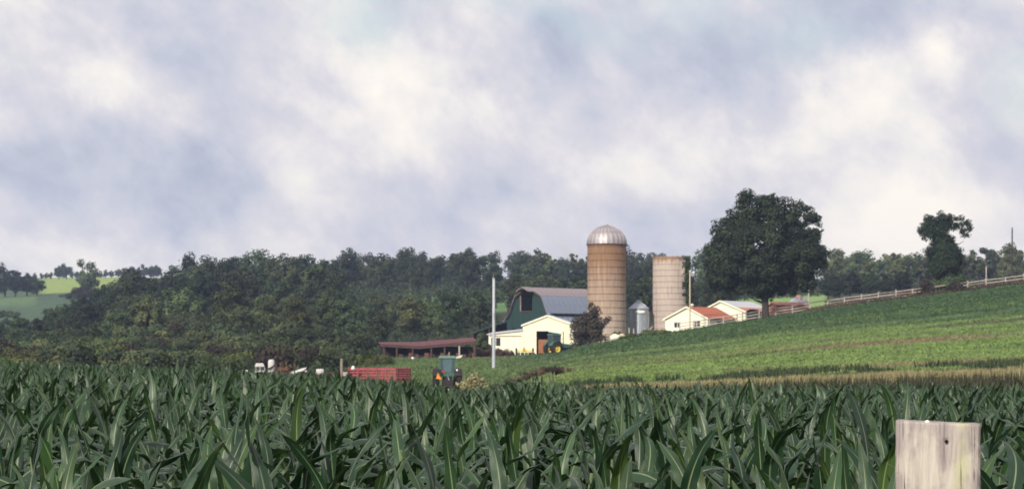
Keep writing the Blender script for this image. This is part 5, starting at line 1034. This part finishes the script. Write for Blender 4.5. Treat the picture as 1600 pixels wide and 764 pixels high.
# ------------------------------------------------------------------ the wooden post in front
def wooden_post():
    Yp = 4.0; x0, x1 = xof(1400, Yp), xof(1530.5, Yp); zt0, zt1 = zof(657.5, Yp), zof(663, Yp); cx_, w = (x0 + x1) / 2, x1 - x0; zb = G1(cx_, Yp) - .3; d = .10
    nx, ny, nz = 46, 16, 260; V = []; Fq = []
    ring = [(i / nx, 0.) for i in range(nx)] + [(1., j / ny) for j in range(ny)] + [(1 - i / nx, 1.) for i in range(nx)] + [(0., 1 - j / ny) for j in range(ny)]; n = len(ring)
    R_ = np.array(ring); X_ = (R_[:, 0] - .5) * w; Y_ = R_[:, 1] * d
    r = .006
    for k in range(nz + 1):
        f = (k / nz) ** .6; zt = zt0 + (zt1 - zt0) * R_[:, 0]; z = zb + (zt - zb) * f
        xx = X_.copy(); yy = Y_.copy()
        e0 = np.minimum(R_[:, 0], 1 - R_[:, 0]) * w; e1 = np.minimum(R_[:, 1], 1 - R_[:, 1]) * d; nearc = np.clip(1 - (e0 + e1) / r, 0, 1); xx -= np.sign(xx) * nearc * r * .35; yy -= np.sign(yy - d / 2) * nearc * r * .35
        gr = (fbm(R_[:, 0] * 26 + .6 * np.sin(z * 9), z * 3.5 + R_[:, 1] * 20, 91) - .5) * .0045 + (fbm(R_[:, 0] * 8, z * 2, 92) - .5) * .003
        yy = yy + np.where(R_[:, 1] == 0, gr, 0); xx = xx + np.where(R_[:, 0] == 1, (fbm(z * 60, R_[:, 1] * 9, 93) - .5) * .005, 0) + np.where(R_[:, 0] == 0, (fbm(z * 30, R_[:, 1] * 9, 94) - .5) * .003, 0)
        hx, hz = xof(1479, Yp) - cx_, zof(690, Yp); dd = np.hypot((xx - hx) / 1.25, z - hz); yy = yy + np.where(R_[:, 1] == 0, .012 * np.clip(1 - dd / .0034, 0, 1) ** .6, 0)
        topj = (fbm(R_[:, 0] * 14, R_[:, 1] * 6, 95) - .5) * .003 * (k == nz); V.append(np.stack([xx, yy, z + topj], 1))
    V = np.concatenate(V)
    for k in range(nz):
        for i in range(n): Fq.append((k * n + i, k * n + (i + 1) % n, (k + 1) * n + (i + 1) % n, (k + 1) * n + i))
    b = MB(); b.add([tuple(v) for v in V], Fq, True); b.f.append(tuple(range(nz * n, (nz + 1) * n))); b.sm.append(False)
    m = bpy.data.materials.new('sun_bleached_post'); m.use_nodes = True; t = m.node_tree; p = t.nodes['Principled BSDF']; tcn = N(t, 'ShaderNodeTexCoord').outputs['Object']
    q = N(t, 'ShaderNodeMapping'); L(t, tcn, q.inputs[0]); q.inputs['Scale'].default_value = (1, 1, .10); g1 = noise(t, q.outputs[0], 62, 7, .68, .7); g2 = noise(t, q.outputs[0], 210, 5, .7, .3); g3 = noise(t, tcn, 16, 5, .6, .4)
    c = mixc(t, ramp(t, g1, .32, .68), (.22, .18, .185), (.52, .465, .43)); c = mixc(t, math_(t, 'MULTIPLY', ramp(t, g2, .52, .75), .5), c, (.17, .13, .125))
    c = mixc(t, math_(t, 'MULTIPLY', ramp(t, g3, .45, .62, True), .5), c, (.58, .53, .46))
    sp_ = N(t, 'ShaderNodeSeparateXYZ'); L(t, tcn, sp_.inputs[0]); gx_ = math_(t, 'SUBTRACT', 1.0, math_(t, 'ABSOLUTE', math_(t, 'MULTIPLY', math_(t, 'SUBTRACT', sp_.outputs[0], .038), 50), clamp=True), clamp=True)
    c = mixc(t, math_(t, 'MULTIPLY', math_(t, 'MULTIPLY', gx_, ramp(t, g3, .35, .6)), .7), c, (.42, .42, .22))
    eg = ramp(t, math_(t, 'ABSOLUTE', sp_.outputs[0]), .052, .068); c = mixc(t, math_(t, 'MULTIPLY', math_(t, 'MULTIPLY', eg, ramp(t, g1, .42, .6)), .6), c, (.12, .09, .12))
    q3 = N(t, 'ShaderNodeMapping'); L(t, tcn, q3.inputs[0]); q3.inputs['Scale'].default_value = (1, 1, .035)
    crk = ramp(t, noise(t, q3.outputs[0], 95, 3, .5, 1.2), .63, .69); c = mixc(t, math_(t, 'MULTIPLY', crk, .9), c, (.06, .045, .045))
    L(t, c, p.inputs['Base Color']); p.inputs['Roughness'].default_value = .85; p.inputs['Specular IOR Level'].default_value = .2
    bn = N(t, 'ShaderNodeBump', i_Strength=.7, i_Distance=.003); L(t, math_(t, 'SUBTRACT', math_(t, 'ADD', g1, g2), crk), bn.inputs['Height']); L(t, bn.outputs[0], p.inputs['Normal'])
    g = empty('wooden_post', (cx_, Yp, 0), math.radians(-11), label='thick sun bleached square wooden post in front of the corn', cat='post'); o = b.build('post_body', m, g)
    hb = MB(); hb.lathe([(0, .0), (.0022, .0)], 10, Matrix.Translation((xof(1479, Yp) - cx_, .0035, zof(690, Yp))) @ Matrix.Rotation(math.pi / 2, 4, 'X')); 
    hb.lathe([(0, -.004), (.0033, -.0035), (.003, 0)], 9, Matrix.Translation((xof(1479, Yp) - cx_, -.0005, zof(690, Yp))) @ Matrix.Rotation(math.pi / 2, 4, 'X')); hb.build('nail_hole', M['dark'], g)
    lp = MB(); lp.lathe([(.0035, -.003), (.004, .0), (.0033, .002), (.0015, .003), (0, .0032)], 12, Matrix.Translation((xof(1449, Yp) - cx_, .012, zof(659.2, Yp)))); lp.build('white_lichen', M['white'], g)
wooden_post()

# ------------------------------------------------------------------ air
hz = MB().box(-2700, 2700, -2700, 2700, -14, 72).build('haze', M['white']); hz.data.materials.clear()
hm = bpy.data.materials.new('air'); hm.use_nodes = True; t = hm.node_tree; t.nodes.clear(); out = N(t, 'ShaderNodeOutputMaterial'); pv = N(t, 'ShaderNodeVolumePrincipled')
pv.inputs['Color'].default_value = (.55, .65, 1.0, 1); pv.inputs['Density'].default_value = .00017; pv.inputs['Anisotropy'].default_value = .2; L(t, pv.outputs[0], out.inputs['Volume'])
hz.data.materials.append(hm); tag(hz, 'pale blue summer haze over the valley', kind='stuff')
